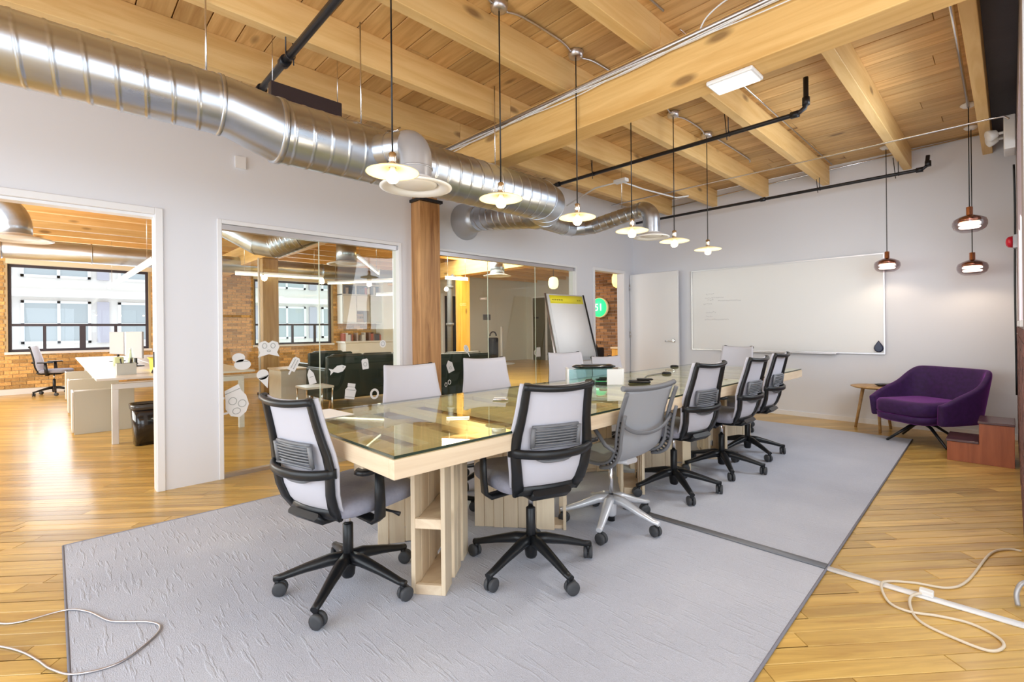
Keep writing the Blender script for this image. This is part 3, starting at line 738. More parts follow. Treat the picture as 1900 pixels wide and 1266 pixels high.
# ------------------------------------------------------------------ ducts
def ribbed(path, r, pitch=.125, step=.005, seg=56, rib=.003, rads=None):
    """spiral-seam tube along a polyline of points (dense resample); rads lets the radius change"""
    P = [Vector(p) for p in path]; pts = [P[0]]; rr = [rads[0] if rads else r]
    for i in range(len(P)-1):
        L = (P[i+1]-P[i]).length; n = max(1, int(L/step))
        for k in range(1, n+1):
            pts.append(P[i].lerp(P[i+1], k/n)); rr.append((rads[i]+(rads[i+1]-rads[i])*k/n) if rads else r)
    n = len(pts); T = [(pts[min(i+1, n-1)]-pts[max(i-1, 0)]).normalized() for i in range(n)]
    u = Vector((0, 0, 1)) if abs(T[0].z) < .9 else Vector((0, 1, 0)); N = (u-T[0]*u.dot(T[0])).normalized(); vs = []; s = 0
    for i in range(n):
        if i: s += (pts[i]-pts[i-1]).length
        N = (N-T[i]*N.dot(T[i])).normalized(); Bq = T[i].cross(N)
        for k in range(seg):
            ph = ((s/pitch)-k/seg) % 1.0; d = min(ph, 1-ph)*pitch; q = rr[i]+(rib if d < .0062 else 0)
            a = 2*pi*k/seg; vs.append(pts[i]+(N*cos(a)+Bq*sin(a))*q)
    fs = []
    for i in range(n-1):
        for k in range(seg):
            j = (k+1) % seg; fs.append((i*seg+k, i*seg+j, (i+1)*seg+j, (i+1)*seg+k))
    m = MB(); m.add(vs, fs, True); return m
def diffuser(parent, c, r, neck, h):
    m = MB().lathe([(neck, h), (neck+.004, .05), (neck+.03, .035), (r*.8, .022), (r, .006), (r, 0), (r*.9, -.004), (r*.66, .012), (r*.64, .03), (neck, .05)], 48, c=c, cap=False)
    d = m.build('diffuser_ring', 'white_plastic', parent)
    MB().lathe([(.0001, .012), (r*.5, .010), (r*.585, .02), (r*.585, .024), (.0001, .03)], 48, c=c, cap=False).build('diffuser_plate', 'white_plastic', d)
md = thing('main_duct', 'large galvanised spiral duct running along the ceiling above the glazed wall', 'duct')
ribbed([(-3.0, -2.4, 2.463), (-3.0, .665, 2.463)], .156, pitch=.108).build('duct_section', 'galv', md)
MB().tube([(-3.0, .655, 2.463), (-3.0, .675, 2.463)], .162, 40).build('band', 'galv', md); MB().tube([(-3.0, .95, 2.405), (-3.0, .985, 2.405)], .189, 40).build('band', 'galv', md)
rd = MB(); vs = []; sg = 48
for (y, z, r) in ((.66, 2.463, .156), (.70, 2.463, .157), (.95, 2.407, .182), (.985, 2.405, .183)):
    for k in range(sg): a = 2*pi*k/sg; vs.append((-3.0+r*cos(a), y, z+r*sin(a)))
rd.add(vs, [(i*sg+k, i*sg+(k+1) % sg, (i+1)*sg+(k+1) % sg, (i+1)*sg+k) for i in range(3) for k in range(sg)], True)
rd.build('reducer', 'galv', md)
ribbed([(-3.0, .985, 2.405), (-3.0, 3.17, 2.405)], .182, pitch=.108).build('duct_section', 'galv', md)
# segmented elbow then the branch to the wall collar
el = [(-3.0, 3.16, 2.405), (-3.0, 3.24, 2.405), (-3.05, 3.38, 2.405), (-3.18, 3.50, 2.405), (-3.34, 3.55, 2.41)]
def gores(path, r, seg=40):
    m = MB(); P = [Vector(p) for p in path]; n = len(P); rings = []
    for i in range(n):
        a = (P[i]-P[i-1]).normalized() if i else (P[1]-P[0]).normalized(); b = (P[i+1]-P[i]).normalized() if i < n-1 else a
        T_ = (a+b).normalized(); N = Vector((0, 0, 1)); N = (N-T_*N.dot(T_)).normalized() if abs(T_.z) < .95 else Vector((1, 0, 0)); Bq = T_.cross(N); k_ = 1/max(.7, a.dot(T_))
        rings.append([P[i]+N*cos(2*pi*k/seg)*r*(1 if abs(T_.z) < .3 else 1)+Bq*sin(2*pi*k/seg)*r*k_ for k in range(seg)])
    for i in range(n-1):
        vs = rings[i]+rings[i+1]; m.add(vs, [(k, (k+1) % seg, seg+(k+1) % seg, seg+k) for k in range(seg)], True)
        m.tube([P[i]-(P[i+1]-P[i]).normalized()*.004, P[i]+(P[i+1]-P[i]).normalized()*.004], r+.003, seg)
    return m
gores(el, .182).build('elbow', 'galv', md)
ribbed([(-3.34, 3.55, 2.41), (-4.25, 3.575, 2.50)], .15, pitch=.11, rads=[.17, .14]).build('duct_section', 'galv', md)
MB().lathe([(.14, .0), (.15, .10), (.19, .22), (.215, .255), (.215, .262)], 40, mx=Matrix.Translation((-4.255, 3.575, 2.50)) @ Matrix.Rotation(R(-90), 4, 'Y')).build('wall_collar', plain('pale_duct_steel', (.5, .52, .55), .4, .6), md)
tk = gores([(-2.90, 1.55, 2.40), (-2.80, 1.60, 2.40), (-2.70, 1.66, 2.40)], .10, 32).build('take_off', 'galv', md)
MB().box(-2.80, -2.79, 1.61, 1.615, 2.49, 2.56).tube([(-2.79, 1.60, 2.50), (-2.77, 1.66, 2.55)], .006, 8).tube([(-2.83, 1.60, 2.53), (-2.74, 1.63, 2.51)], .005, 8).build('damper_lever', 'steel', tk)
MB().tube([(-2.72-.0, 1.67, 2.41)]+[(-2.72+.115*sin(R(a)), 1.67, 2.41-.115+.115*cos(R(a))) for a in range(0, 91, 9)]+[(-2.605, 1.67, 2.17)], .10, 36, cap=False).build('down_elbow', 'grey_duct', md)
MB().tube([(-2.605, 1.67, 2.235), (-2.605, 1.67, 2.243)], .107, 36).build('joint_band', 'grey_duct', md)
diffuser(md, (-2.605, 1.67, 2.118), .225, .104, .06)
for y, x in ((.62, -3.05), (1.5, -3.0), (2.72, -3.02)):
    MB().tube([(x, y, 2.58), (x, y, ZC)], .005, 6).build('hanger_rod', 'steel', md)
bd = thing('branch_duct', 'slim galvanised duct leading to the round diffuser near the corner', 'duct')
ribbed([(-3.42, 3.72, 2.36), (-3.62, 4.32, 2.40)], .085, pitch=.09, seg=28, rib=.003).build('duct_section', 'galv_dark', bd)
gores([(-3.62, 4.31, 2.40), (-3.66, 4.52, 2.42), (-3.60, 4.68, 2.44), (-3.48, 4.74, 2.45)], .09, 28).build('elbow', 'galv', bd)
ribbed([(-3.48, 4.74, 2.45), (-2.86, 4.76, 2.53)], .088, pitch=.09, seg=28, rib=.003).build('duct_section', 'galv', bd)
MB().tube([(-2.86, 4.76, 2.53)]+[(-2.86+.13*sin(R(a)), 4.76, 2.53-.13+.13*cos(R(a))) for a in range(0, 91, 10)]+[(-2.73, 4.76, 2.26)], .092, 28, cap=False).build('down_elbow', 'galv', bd)
diffuser(bd, (-2.73, 4.76, 2.205), .19, .09, .06)
MB().tube([(-3.1, 4.75, 2.6), (-3.1, 4.75, ZC)], .004, 6).build('hanger_rod', 'steel', bd)
o = B(XL, XL+.02, 1.12, 1.2, 2.60, 2.70).build('wall_bracket', 'trim'); tag(o, 'small white bracket on the wall behind the duct reducer', 'bracket')
o = thing('heater_box', 'dark metal box slung beside the joists above the main duct', 'box', (-3.36, 1.28, 2.72))
B(-.03, .03, -.24, .24, 0, .14).build('case', plain('dark_brown_metal', (.06, .045, .05), .35, .4), o, bevel=.006)
m = MB()
for y in (-.22, .22): m.tube([(0, y, .14), (0, y, .56)], .003, 6)
m.build('hanger_rod', 'steel', o)
# ------------------------------------------------------------------ pipes and conduits
def pipe(name, label, path, r, m='black_metal', fittings=(), hangers=(), htop=ZC, cat='pipe', group=None):
    t = thing(name, label, cat, group=group)
    MB().tube(path, r, 14).build('pipe', m, t)
    for p, d in fittings:
        p = Vector(p); d = Vector(d).normalized(); MB().tube([p-d*.03, p+d*.03], r*1.45, 14).build('fitting', m, t)
    for p in hangers:
        MB().tube([(p[0], p[1]-r*1.2, p[2]), (p[0], p[1]-r*1.2, htop)], .004, 6).tube([(p[0]-.03, p[1]+r*1.2, p[2]-.04), (p[0]-.05, p[1]+r*1.2, p[2]+.2)], .004, 6).tube(arc((p[0], p[1], p[2]), r+.004, 0, 2*pi, 12, 'yz'), .003, 6).build('hanger', m, t)
    return t
pipe('sprinkler_pipe', 'black sprinkler pipe just beyond the big timber beam', [(-4.0, 4.35, 2.93), (-1.18, 4.35, 2.93), (-1.13, 4.35, 2.96), (-1.12, 4.35, 3.0), (-1.12, 4.35, 3.2)], .019,
     fittings=[((-3.72, 4.35, 2.93), (1, 0, 0)), ((-1.2, 4.35, 2.93), (1, 0, 0)), ((-1.12, 4.35, 3.01), (0, 0, 1))], hangers=[(-1.72, 4.35, 2.93), (-3.2, 4.35, 2.93)])
pipe('sprinkler_pipe', 'black sprinkler pipe running close to the whiteboard wall', [(-4.2, 6.85, 2.91), (-.66, 6.85, 2.91), (-.62, 6.85, 2.94), (-.61, 6.85, 3.05)], .019,
     fittings=[((-.68, 6.85, 2.91), (1, 0, 0)), ((-.61, 6.85, 2.96), (0, 0, 1)), ((-2.28, 6.85, 2.91), (1, 0, 0)), ((-4.05, 6.85, 2.91), (1, 0, 0))], hangers=[(-1.62, 6.85, 2.91), (-.86, 6.85, 2.91)])
pipe('sprinkler_pipe', 'thick black pipe crossing diagonally above the big duct at upper left', [(-3.72, 1.085, 2.94), (1.0, 1.06, 2.94)], .024, fittings=[((-3.69, 1.085, 2.94), (1, 0, 0)), ((-3.2, 1.083, 2.94), (1, 0, 0))], hangers=[(-3.1, 1.085, 2.94)])
pipe('conduit', 'thin pale conduit spanning the room just before the end wall', [(-3.9, 5.72, 2.95), (-.1, 5.72, 2.95), (-.03, 5.72, 2.945), (.0, 5.74, 2.92)], .008, 'steel', cat='conduit')
pipe('conduit', 'pale conduit fixed along the top of the end wall', [(-3.85, 7.24, 3.16), (-2.4, 7.24, 3.2), (-.1, 7.24, 3.27)], .009, 'steel', cat='conduit')
pipe('conduit', 'grey conduit on the near side of the timber beam', [(-4.4, 2.832, 3.0), (1.2, 2.832, 3.0)], .016, 'alu', cat='conduit')
o = MB()
for i in range(5): o.tube(spline([(-4.3+x, 2.828-.012*i*0-.004*i, 2.98-.010*(i % 3)-(.02 if (k+i) % 3 == 0 else 0)) for k, x in enumerate([j*.5 for j in range(11)])], 4), .004, 6)
o.tube(spline([(-1.30, 2.83, 2.98), (-1.24, 2.82, 3.06), (-1.10, 2.81, 3.10), (-.98, 2.82, 3.07), (-.94, 2.83, 3.0)], 6), .005, 6)
o = o.build('cable_bundle', 'white_plastic'); tag(o, 'bundle of white cables laid along the timber beam with one loose loop', 'cable')
pipe('conduit', 'pale conduit with a junction box between the far joists', [(-4.2, 5.1, 2.9), (-3.45, 4.72, 2.9), (-3.1, 4.74, 2.905), (-3.08, 5.2, 2.9), (-3.0, 5.85, 2.9), (-2.85, 5.9, 2.9)], .009, 'white_plastic', cat='conduit')
o = B(-3.18, -3.02, 4.70, 4.78, 2.89, 2.93).build('junction_box', 'white_plastic', bevel=.006); tag(o, 'white junction box on the conduit below the far joists', 'junction box')
pipe('conduit', 'grey conduit running under the deck to the cable loop on the beam', [(-1.53, .4, 3.25), (-1.53, 2.84, 3.25)], .009, 'steel', cat='conduit')
pipe('conduit', 'thin pale conduit along the joist right of the panel lamp', [(-1.55, 3.1, 3.25), (-1.55, 7.1, 3.25)], .008, 'steel', cat='conduit')
# ------------------------------------------------------------------ pendants over the table
ys = [1.285, 2.05, 2.82, 3.56, 4.30, 5.03]
PX = -2.225
rows_ = ['nearest of the six disc pendants, hanging in front of the round diffuser', 'disc pendant second from the camera, in front of the big duct', 'disc pendant third from the camera, in front of the duct elbow',
         'disc pendant fourth from the camera, above the narrow door', 'disc pendant fifth from the camera, beside the far diffuser', 'farthest of the six disc pendants, over the far end of the table']
lp = []
for i, y in enumerate(ys):
    ctop = (2.10, 2.10, 2.87, 3.66, 4.44, 5.22)[i]
    t = thing('pendant_lamp', 'cream '+rows_[i], 'pendant lamp', (PX, y, 2.05), 0, 'cream disc pendants over the meeting table')
    MB().tube([(0, 0, .09), (0, 0, ZC-2.05-.03)], .0045, 8).build('cord', 'black', t)
    MB().lathe([(.012, .095), (.02, .088), (.021, .05), (.017, .045), (.024, .035), (.02, .025), (.03, .018)], 18).build('socket', 'brass_socket', t)
    MB().lathe([(.028, .022), (.05, .018), (.10, .006), (.135, -.008), (.137, -.012), (.133, -.010), (.10, .0), (.05, .012), (.02, .014)], 36, cap=False).build('shade', 'cream', t)
    MB().lathe([(.013, .015), (.016, .0), (.029, -.012), (.036, -.032), (.033, -.05), (.02, -.064), (.0005, -.069)], 18).build('bulb', 'bulb', t)
    cn = MB().lathe([(.055, .0), (.058, -.012), (.05, -.045), (.03, -.05), (.001, -.05)], 24, c=(0, 0, ZC-2.05-.004)); cn.build('canopy', 'alu', t)
    l = bpy.data.lights.new('bulb_light', 'POINT'); l.energy = 3.5; l.color = (1, .84, .6); l.shadow_soft_size = .04
    lo = bpy.data.objects.new('bulb_light', l); C.objects.link(lo); lo.location = (PX, y, 1.93)
p = []
for y in [.3]+ys+[6.2]: p += [(PX+.04, y-.25, ZC-.02), (PX+.0, y-.07, ZC-.035), (PX, y+.07, ZC-.035)]
for a, b in zip([.3]+ys, ys+[6.3]):
    if a < 2.83 < b: pass
    o = MB().tube(spline([(PX, a+.06, ZC-.03), (PX+.02, a+.2, ZC-.014), (PX+.02, b-.2, ZC-.014), (PX, b-.06, ZC-.03)], 5), .008, 8).build('conduit', 'alu')
    tag(o, ('grey conduit on the deck running up to the nearest pendant canopy', 'grey conduit on the deck between the first and second pendant canopies', 'grey conduit on the deck between the second and third pendant canopies', 'grey conduit on the deck between the third and fourth pendant canopies', 'grey conduit on the deck between the fourth and fifth pendant canopies', 'grey conduit on the deck between the fifth and sixth pendant canopies', 'grey conduit on the deck beyond the farthest pendant canopy')[([.3]+ys).index(a)], 'conduit')
# copper and smoked-glass pendants in the corner
cp = [((-.264, 6.19), 1.80, (-.175, 3.95), 'highest and nearest of the three copper pendants, by the side wall', .125), ((-.28, 6.98), 1.795, (-.27, 6.45), 'lower copper pendant hanging below its neighbour in the right corner', .125), ((-1.0, 7.0), 1.9, (-.97, 6.62), 'left copper pendant hanging over the right edge of the whiteboard', .12)]
for (cx, cy), zl, _, lab, r in cp:
    pass
def copper(x, y, z, lab):
    t = thing('copper_pendant', lab, 'pendant lamp', (x, y, z), 0, 'copper pendants with smoked glass in the corner')
    MB().tube([(0, 0, .13), (0, 0, ZC-z-.02)], .004, 8).build('cord', 'black', t)
    MB().lathe([(.018, .15), (.024, .147), (.024, .08), (.034, .068), (.072, .05), (.082, .03), (.08, .01), (.07, .008), (.001, .012)], 28).build('cap', 'copper', t)
    MB().lathe([(.03, .075), (.08, .055), (.115, .032), (.124, .005), (.124, -.025), (.112, -.055), (.09, -.075), (.07, -.082)], 36, cap=False).build('glass_shade', 'smoke', t)
    MB().lathe([(.06, .005), (.078, .0), (.078, -.014), (.06, -.018), (.001, -.018)], 28).lathe([(.074, -.032), (.078, -.04), (.07, -.048)], 28).build('lit_ring', plain('lit_ring', (1, .95, .9), .3, emit=(1, .88, .74), es=6), t)
    MB().lathe([(.055, 0), (.06, -.008), (.04, -.028), (.012, -.032)], 24, c=(0, 0, ZC-z-.004)).build('canopy', 'white_plastic', t)
    l = bpy.data.lights.new('pendant_light', 'SPOT'); l.energy = 6; l.color = (1, .76, .52); l.spot_size = R(150); l.spot_blend = .5; l.shadow_soft_size = .05
    lo = bpy.data.objects.new('pendant_light', l); C.objects.link(lo); lo.location = (x, y, z-.06)
copper(-.262, 6.19, 2.165, 'upper copper pendant, nearest of the three and closest to the ceiling')
copper(-.275, 6.92, 1.815, 'lower copper pendant in the right corner, hanging under its neighbour')
copper(-.985, 6.95, 1.915, 'left copper pendant, hanging in front of the whiteboard edge')
pipe('conduit', 'bright conduit running along the deck to the corner pendants', [(-.245, 2.9, ZC-.03), (-.262, 6.19, ZC-.03)], .012, 'steel', cat='conduit')
# ceiling panel lamp, emergency light, alarm
o = thing('panel_lamp', 'flat white rectangular lamp fixed under the timber beam', 'ceiling lamp', (-1.14, 2.965, 2.68))
B(-.135, .135, -.09, .09, .0, .028).build('housing', 'white_plastic', o, bevel=.01); B(-.12, .12, -.075, .075, -.004, .0).build('diffuser', 'led', o)
area('panel_lamp_light', (-1.14, 2.965, 2.66), (0, 0, -1), .22, .14, 16, (1, .97, .9))
o = thing('emergency_light', 'white emergency light unit with twin heads high on the side wall', 'emergency light', (0, 6.3, 2.78))
B(-.035, .04, -.15, .15, 0, .30).build('battery_case', 'white_plastic', o, bevel=.008); B(-.037, -.034, .02, .07, .04, .06).build('status_plate', 'grey_plastic', o)
for s, zz in ((-.08, .17), (.06, .16)):
    hd = MB().lathe([(.012, -.03), (.035, -.02), (.05, .02), (.052, .04), (.045, .045), (.001, .047)], 20, mx=Matrix.Translation((-.10, s, zz)) @ Matrix.Rotation(R(-110), 4, 'Y') @ Matrix.Rotation(R(20), 4, 'X')).tube([(-.035, s, zz), (-.08, s, zz)], .012, 8)
    hd.build('lamp_head', 'white_plastic', o)
o = thing('fire_alarm', 'red alarm dome on a grey box at the right edge', 'alarm', (XR-.0, 6.45, 1.98)); B(-.03, .0, -.05, .05, -.06, .06).build('back_box', 'grey_duct', o)
MB().lathe([(.055, 0), (.05, .03), (.03, .045), (.001, .048)], 20, mx=Matrix.Translation((-.03, 0, 0)) @ Matrix.Rotation(R(-90), 4, 'Y')).build('dome', 'red', o)
pipe('wall_cable', 'black cable dropping down the corner from the emergency light', spline([(.03, 6.9, 2.8), (.035, 6.95, 2.3), (.03, 7.0, 1.6), (.035, 7.0, .5)], 6), .008, 'black', cat='cable')
# ------------------------------------------------------------------ whiteboard wall
wbd = thing('whiteboard', 'long white dry-erase board on the end wall with faint marker notes', 'whiteboard', (-2.262, YF, 1.477))
B(-1.205, 1.205, -.018, 0, -.6, .6).build('panel', 'whiteboard', wbd)
m = MB(); m.box(-1.21, 1.21, -.026, 0, .6, .615).box(-1.21, 1.21, -.026, 0, -.615, -.6).box(-1.21, -1.196, -.026, 0, -.6, .6).box(1.196, 1.21, -.026, 0, -.6, .6); m.build('frame', 'alu', wbd)
B(-.75, .72, -.075, -.02, -.628, -.61).build('pen_tray', 'alu', wbd, bevel=.004)
m = MB(); rw = random.Random(2)
for (x, z, w_) in ((-.98, .24, .12), (-1.0, .18, .28), (-.96, .15, .10), (-.8, .13, .32), (-1.02, .09, .12), (-.98, -.04, .14), (-.98, -.10, .10), (-1.0, -.15, .34)):
    u = 0
    while u < w_:
        a = rw.uniform(.01, .03); m.tube([(x+u, -.0195, z+rw.uniform(-.008, .008)), (x+u+a*.5, -.0195, z+rw.uniform(-.012, .012)), (x+u+a, -.0195, z+rw.uniform(-.008, .008))], .0018, 5); u += a+.008
m = m.build('marker_notes', 'ink', wbd); m['kind'] = 'stuff'
o = thing('board_eraser', 'dark blue drop-shaped eraser on the lower right of the whiteboard', 'eraser', (-1.115, YF-.026, .955))
dr = [(0, .075), (.02, .045), (.042, .01), (.048, -.02), (.038, -.05), (.015, -.066), (-.015, -.066), (-.038, -.05), (-.048, -.02), (-.042, .01), (-.02, .045)]
mm = Matrix.Rotation(R(90), 4, 'X'); MB().loft([(dr, 0, 0, 0), (dr, .012, 0, 0), (dr, .022, 0, .012)], mx=mm).build('body', plain('navy_plastic', (.015, .02, .06), .25), o)
# ------------------------------------------------------------------ flipchart
o = thing('flipchart_easel', 'flipchart easel with a blank sheet and a yellow header strip', 'easel', (0, 0, 0))
A0, A1 = Vector((-4.27, 4.735, 1.66)), Vector((-4.23, 5.46, 1.66)); B0, B1 = Vector((-4.06, 4.72, .80)), Vector((-4.02, 5.48, .80))
def lerp2(u, v): return A0.lerp(A1, u).lerp(B0.lerp(B1, u), v)
MB().sheet([[lerp2(u, v) for u in (0, .5, 1)] for v in (-.02, .5, 1.02)], .012).build('board', 'white_plastic', o)
off = Vector((.012, 0, .002))
MB().sheet([[lerp2(u, v)+off for u in (.05, .5, .95)] for v in (.02, .5, .97)], .004).build('paper_pad', 'paper', o)
MB().sheet([[lerp2(u, v)+off*1.3 for u in (.05, .5, .95)] for v in (.0, .06, .125)], .005).build('yellow_header', 'yellow', o)
m = MB()
for u in (.1, .16, .22, .28, .34, .78, .84): m.sheet([[lerp2(a, v)+off*1.6 for a in (u, u+.04)] for v in (.06, .08)], .002)
m = m.build('header_marks', plain('olive_print', (.45, .38, .02), .6), o); m['kind'] = 'stuff'
for s, (a, b) in enumerate(((A0, B0), (A1, B1))):
    d = (b-a); e = a+d*((a.z-.03)/(a.z-b.z)); sh = Vector((0, -.02 if s == 0 else .02, 0))
    MB().bar([a-d*.03+sh, e+sh*3+Vector((0, 0, -.02))], .028, .02, (0, 1, 0)).build('leg', 'black_metal' if s else 'alu', o)
MB().tube([(-4.25, 5.1, 1.62), (-4.46, 5.1, .012)], .011, 8).build('leg', 'black_metal', o)
MB().bar([B0+Vector((.03, 0, -.02)), B1+Vector((.03, 0, -.02))], .05, .012, (1, 0, 0)).build('pen_ledge', 'alu', o)
# ------------------------------------------------------------------ purple armchair, table, steps
def armchair():
    t = thing('armchair', 'deep purple velvet tub armchair on a black four-star base', 'armchair', (-.64, 6.52, 0), R(-124-90))
    # local: front is +Y
    def shell(a): # angle from -180(front left) .. through back
        return a
    rows = []; n = 25
    # plan outline of the tub: u 0..1 from right front round the back to left front
    def plan(u, z):
        a = R(-32+244*u)           # angle measured so that 90deg at the back
        k = (z-.24)/.5; rx = .365+.055*k; ry = .33+.08*k
        x = cos(a)*rx; y = -sin(a)*ry-.0-(.05*k if .25 < u < .75 else 0)
        e = .55; x = (abs(cos(a))**e)*(1 if cos(a) > 0 else -1)*rx; yy = (abs(sin(a))**e)*(1 if sin(a) > 0 else -1)*ry
        return x, -yy-.03*max(0, k)*sin(max(0, min(pi, a)))
    def top(u):
        c_ = abs(u-.5)*2; f = 1-min(1, max(0, (c_-.34)/.62)); f = f*f*(3-2*f); return .445+.32*f
    for j in range(8):
        v = j/7; r = []
        for i in range(n):
            u = i/(n-1); z = .235+(top(u)-.235)*v; x, y = plan(u, z); r.append((x, y, z))
        rows.append(r)
    th = [[.075-.02*(j/7)]*n for j in range(8)]
    o = MB().sheet(rows, th); o.build('shell', 'purple', t, bevel=0, subd=2)
    out = []
    for i in range(28):
        a = 2*pi*i/28; c_, s_ = cos(a), sin(a); out.append((.285*abs(c_)**.5*(1 if c_ > 0 else -1), .03+.33*abs(s_)**.5*(1 if s_ > 0 else -1)))
    MB().loft([(out, .30, 0, .02), (out, .32, 0, 0), (out, .41, 0, 0), (out, .435, 0, .02), (out, .445, 0, .08)]).build('seat_cushion', 'purple', t)
    MB().loft([(out, .22, 0, .06), (out, .24, 0, .01), (out, .298, 0, .0), (out, .30, 0, .01)]).build('under_frame', 'purple', t)
    MB().lathe([(.03, .17), (.03, .23)], 14).build('swivel_post', 'black_metal', t)
    for k in range(4):
        a = R(45+90*k+25); d = Vector((cos(a), sin(a), 0)); MB().bar([d*.02+Vector((0, 0, .195)), d*.12+Vector((0, 0, .165)), d*.34+Vector((0, 0, .012))], .03, .024, (-sin(a), cos(a), 0), ws=[.04, .034, .02]).build('leg', 'black_metal', t)
armchair()
o = thing('side_table', 'small round oak side table with three splayed legs left of the armchair', 'table', (-1.10, 6.92, 0))
MB().lathe([(.001, .485), (.20, .485), (.24, .50), (.24, .506), (.232, .51), (.001, .508)], 40).build('table_top', 'oak', o)
for a in (175, 290, 55):
    d = Vector((cos(R(a)), sin(R(a)), 0)); MB().tube([d*.12+Vector((0, 0, .486)), d*.20+Vector((0, 0, .0))], .02, 12, rads=[.019, .014]).build('leg', 'oak', o)
o = thing('black_tray', 'black boat-shaped dish on the oak side table', 'dish', (-.99, 6.96, .511), R(45))
bo = [(.15*cos(2*pi*i/24), .06*sin(2*pi*i/24)) for i in range(24)]
MB().loft([(bo, 0, 0, .04), (bo, .022, 0, .0), (bo, .028, 0, .002), (bo, .03, 0, .02), (bo, .022, 0, .045)]).build('body', 'black_gloss', o)
o = thing('step_box', 'red-brown two-step plywood box by the side wall', 'steps', (-.19, 6.0, 0), R(0))
sx0, sx1, sy0, sy1 = -.218, .205, -.19, .22
pr2 = [(sx0, 0), (sx1, 0), (sx1, .35), (-.01, .35), (-.01, .17), (sx0, .17)]
MB().poly(pr2, 0, .02, mx=Matrix.Translation((0, sy0+.02, 0)) @ Matrix.Rotation(R(90), 4, 'X')).build('side_panel', 'redwood', o, bevel=.002)
MB().poly(pr2, 0, .02, mx=Matrix.Translation((0, sy1, 0)) @ Matrix.Rotation(R(90), 4, 'X')).build('side_panel', 'redwood', o, bevel=.002)
B(sx0, sx0+.018, sy0+.021, sy1-.021, 0, .169).build('riser', 'redwood', o); B(-.01, .008, sy0+.021, sy1-.021, .17, .349).build('riser', 'redwood', o)
B(sx0-.008, -.012, sy0-.006, sy1+.006, .171, .19).build('tread', 'step_top', o, bevel=.003); B(-.018, sx1+.004, sy0-.006, sy1+.006, .351, .37).build('tread', 'step_top', o, bevel=.003)
# ------------------------------------------------------------------ floor cables
o = MB().bar([(-1.80, 2.765, .014), (-.648, 2.787, .0135)], .055, .009, (0, 1, 0)).build('cable_cover', 'grey_plastic'); tag(o, 'dark grey cable cover strip crossing the rug', 'cable cover')
o = MB().bar([(-.645, 2.787, .005), (.035, 2.808, .005)], .045, .010, (0, 1, 0)).build('cable_cover', 'white_plastic'); tag(o, 'white cable cover strip on the bare floor at right', 'cable cover')
cb = [(.03, 3.72, .006), (-.02, 3.70, .006), (-.085, 3.56, .006), (-.15, 3.12, .006), (-.21, 2.965, .006), (-.32, 2.915, .006), (-.405, 2.85, .006), (-.425, 2.76, .017), (-.38, 2.635, .006), (-.31, 2.605, .006), (-.22, 2.65, .006), (-.124, 2.675, .006), (-.046, 2.633, .006), (-.028, 2.57, .006), (-.065, 2.50, .006), (-.155, 2.505, .006), (-.26, 2.545, .006), (-.305, 2.64, .006), (-.315, 2.74, .014), (-.275, 2.81, .02)]
o = thing('extension_cable', 'looping white extension cable lying over the white cable cover', 'cable')
MB().tube(spline(cb, 7), .0055, 8).build('cord', plain('ivory_cable', (.72, .64, .52), .45), o)
MB().cbox(-.295, -.245, 2.79, 2.825, .011, .035, .006).build('plug', 'white_plastic', o)
cl = [(-3.6, -.75, .004), (-3.3, -.42, .004), (-3.06, -.22, .004), (-2.948, -.168, .004), (-2.899, -.10, .004), (-2.864, .03, .012), (-2.78, .10, .013), (-2.63, .16, .013), (-2.563, .215, .013), (-2.49, .285, .013), (-2.42, .309, .013), (-2.345, .269, .013), (-2.265, .165, .013), (-2.30, .05, .013), (-2.41, -.012, .006), (-2.514, -.048, .004), (-2.626, -.094, .004), (-2.731, -.156, .004), (-2.85, -.25, .004)]
o = MB().tube(spline(cl, 7), .004, 8).build('extension_cable', 'alu'); tag(o, 'thin grey cable looping over the near left corner of the rug', 'cable')
o = MB().tube(spline([(-2.70, -.22, .004), (-2.66, -.19, .004), (-2.62, -.21, .004), (-2.62, -.27, .004), (-2.68, -.33, .004)], 6), .004, 8).build('extension_cable', 'alu'); tag(o, 'short end of grey cable curling in the bottom left corner', 'cable')
o = thing('stand_foot', 'curved grey metal foot of a stand at the right edge', 'stand')
MB().tube(spline([(.012, 2.99, .006), (.008, 3.0, .05), (.022, 3.02, .09), (.05, 3.05, .10), (.08, 3.08, .09), (.10, 3.11, .03), (.105, 3.12, .008)], 5), .009, 10).build('foot', 'grey_duct', o)
# ------------------------------------------------------------------ the office beyond the glazed wall
OY0, OY1 = -3.1, 13.6
WIN = [(-.64, 1.62, .85, 2.62), (3.86, 5.95, .85, 2.6)]
ew = wall_y('wall_office', XE-.3, XE, OY0, OY1, ZC, WIN, 'mortar', 'brick outer wall of the office')
def pl_ext(m, a, b, z, z1, d, t): m.box(XE-.01, XE+d*.6, a, b, z, z1, tint=t)
def ext_spans(z):
    sp = [(-3.0, 7.2)]
    for a, b, za, zb in WIN:
        if za-.07 < z < zb+.05:
            ns = []
            for p, q in sp:
                if q <= a-.04 or p >= b+.04: ns.append((p, q)); continue
                if p < a-.04: ns.append((p, a-.04))
                if q > b+.04: ns.append((b+.04, q))
            sp = ns
    return sp
bricks(ew, 'brick', pl_ext, 37, .12, ext_spans, limit=290)
struct(B(XE, XE+.05, -3.0, 7.2, 0, .11).build('baseboard_office', 'trim'))
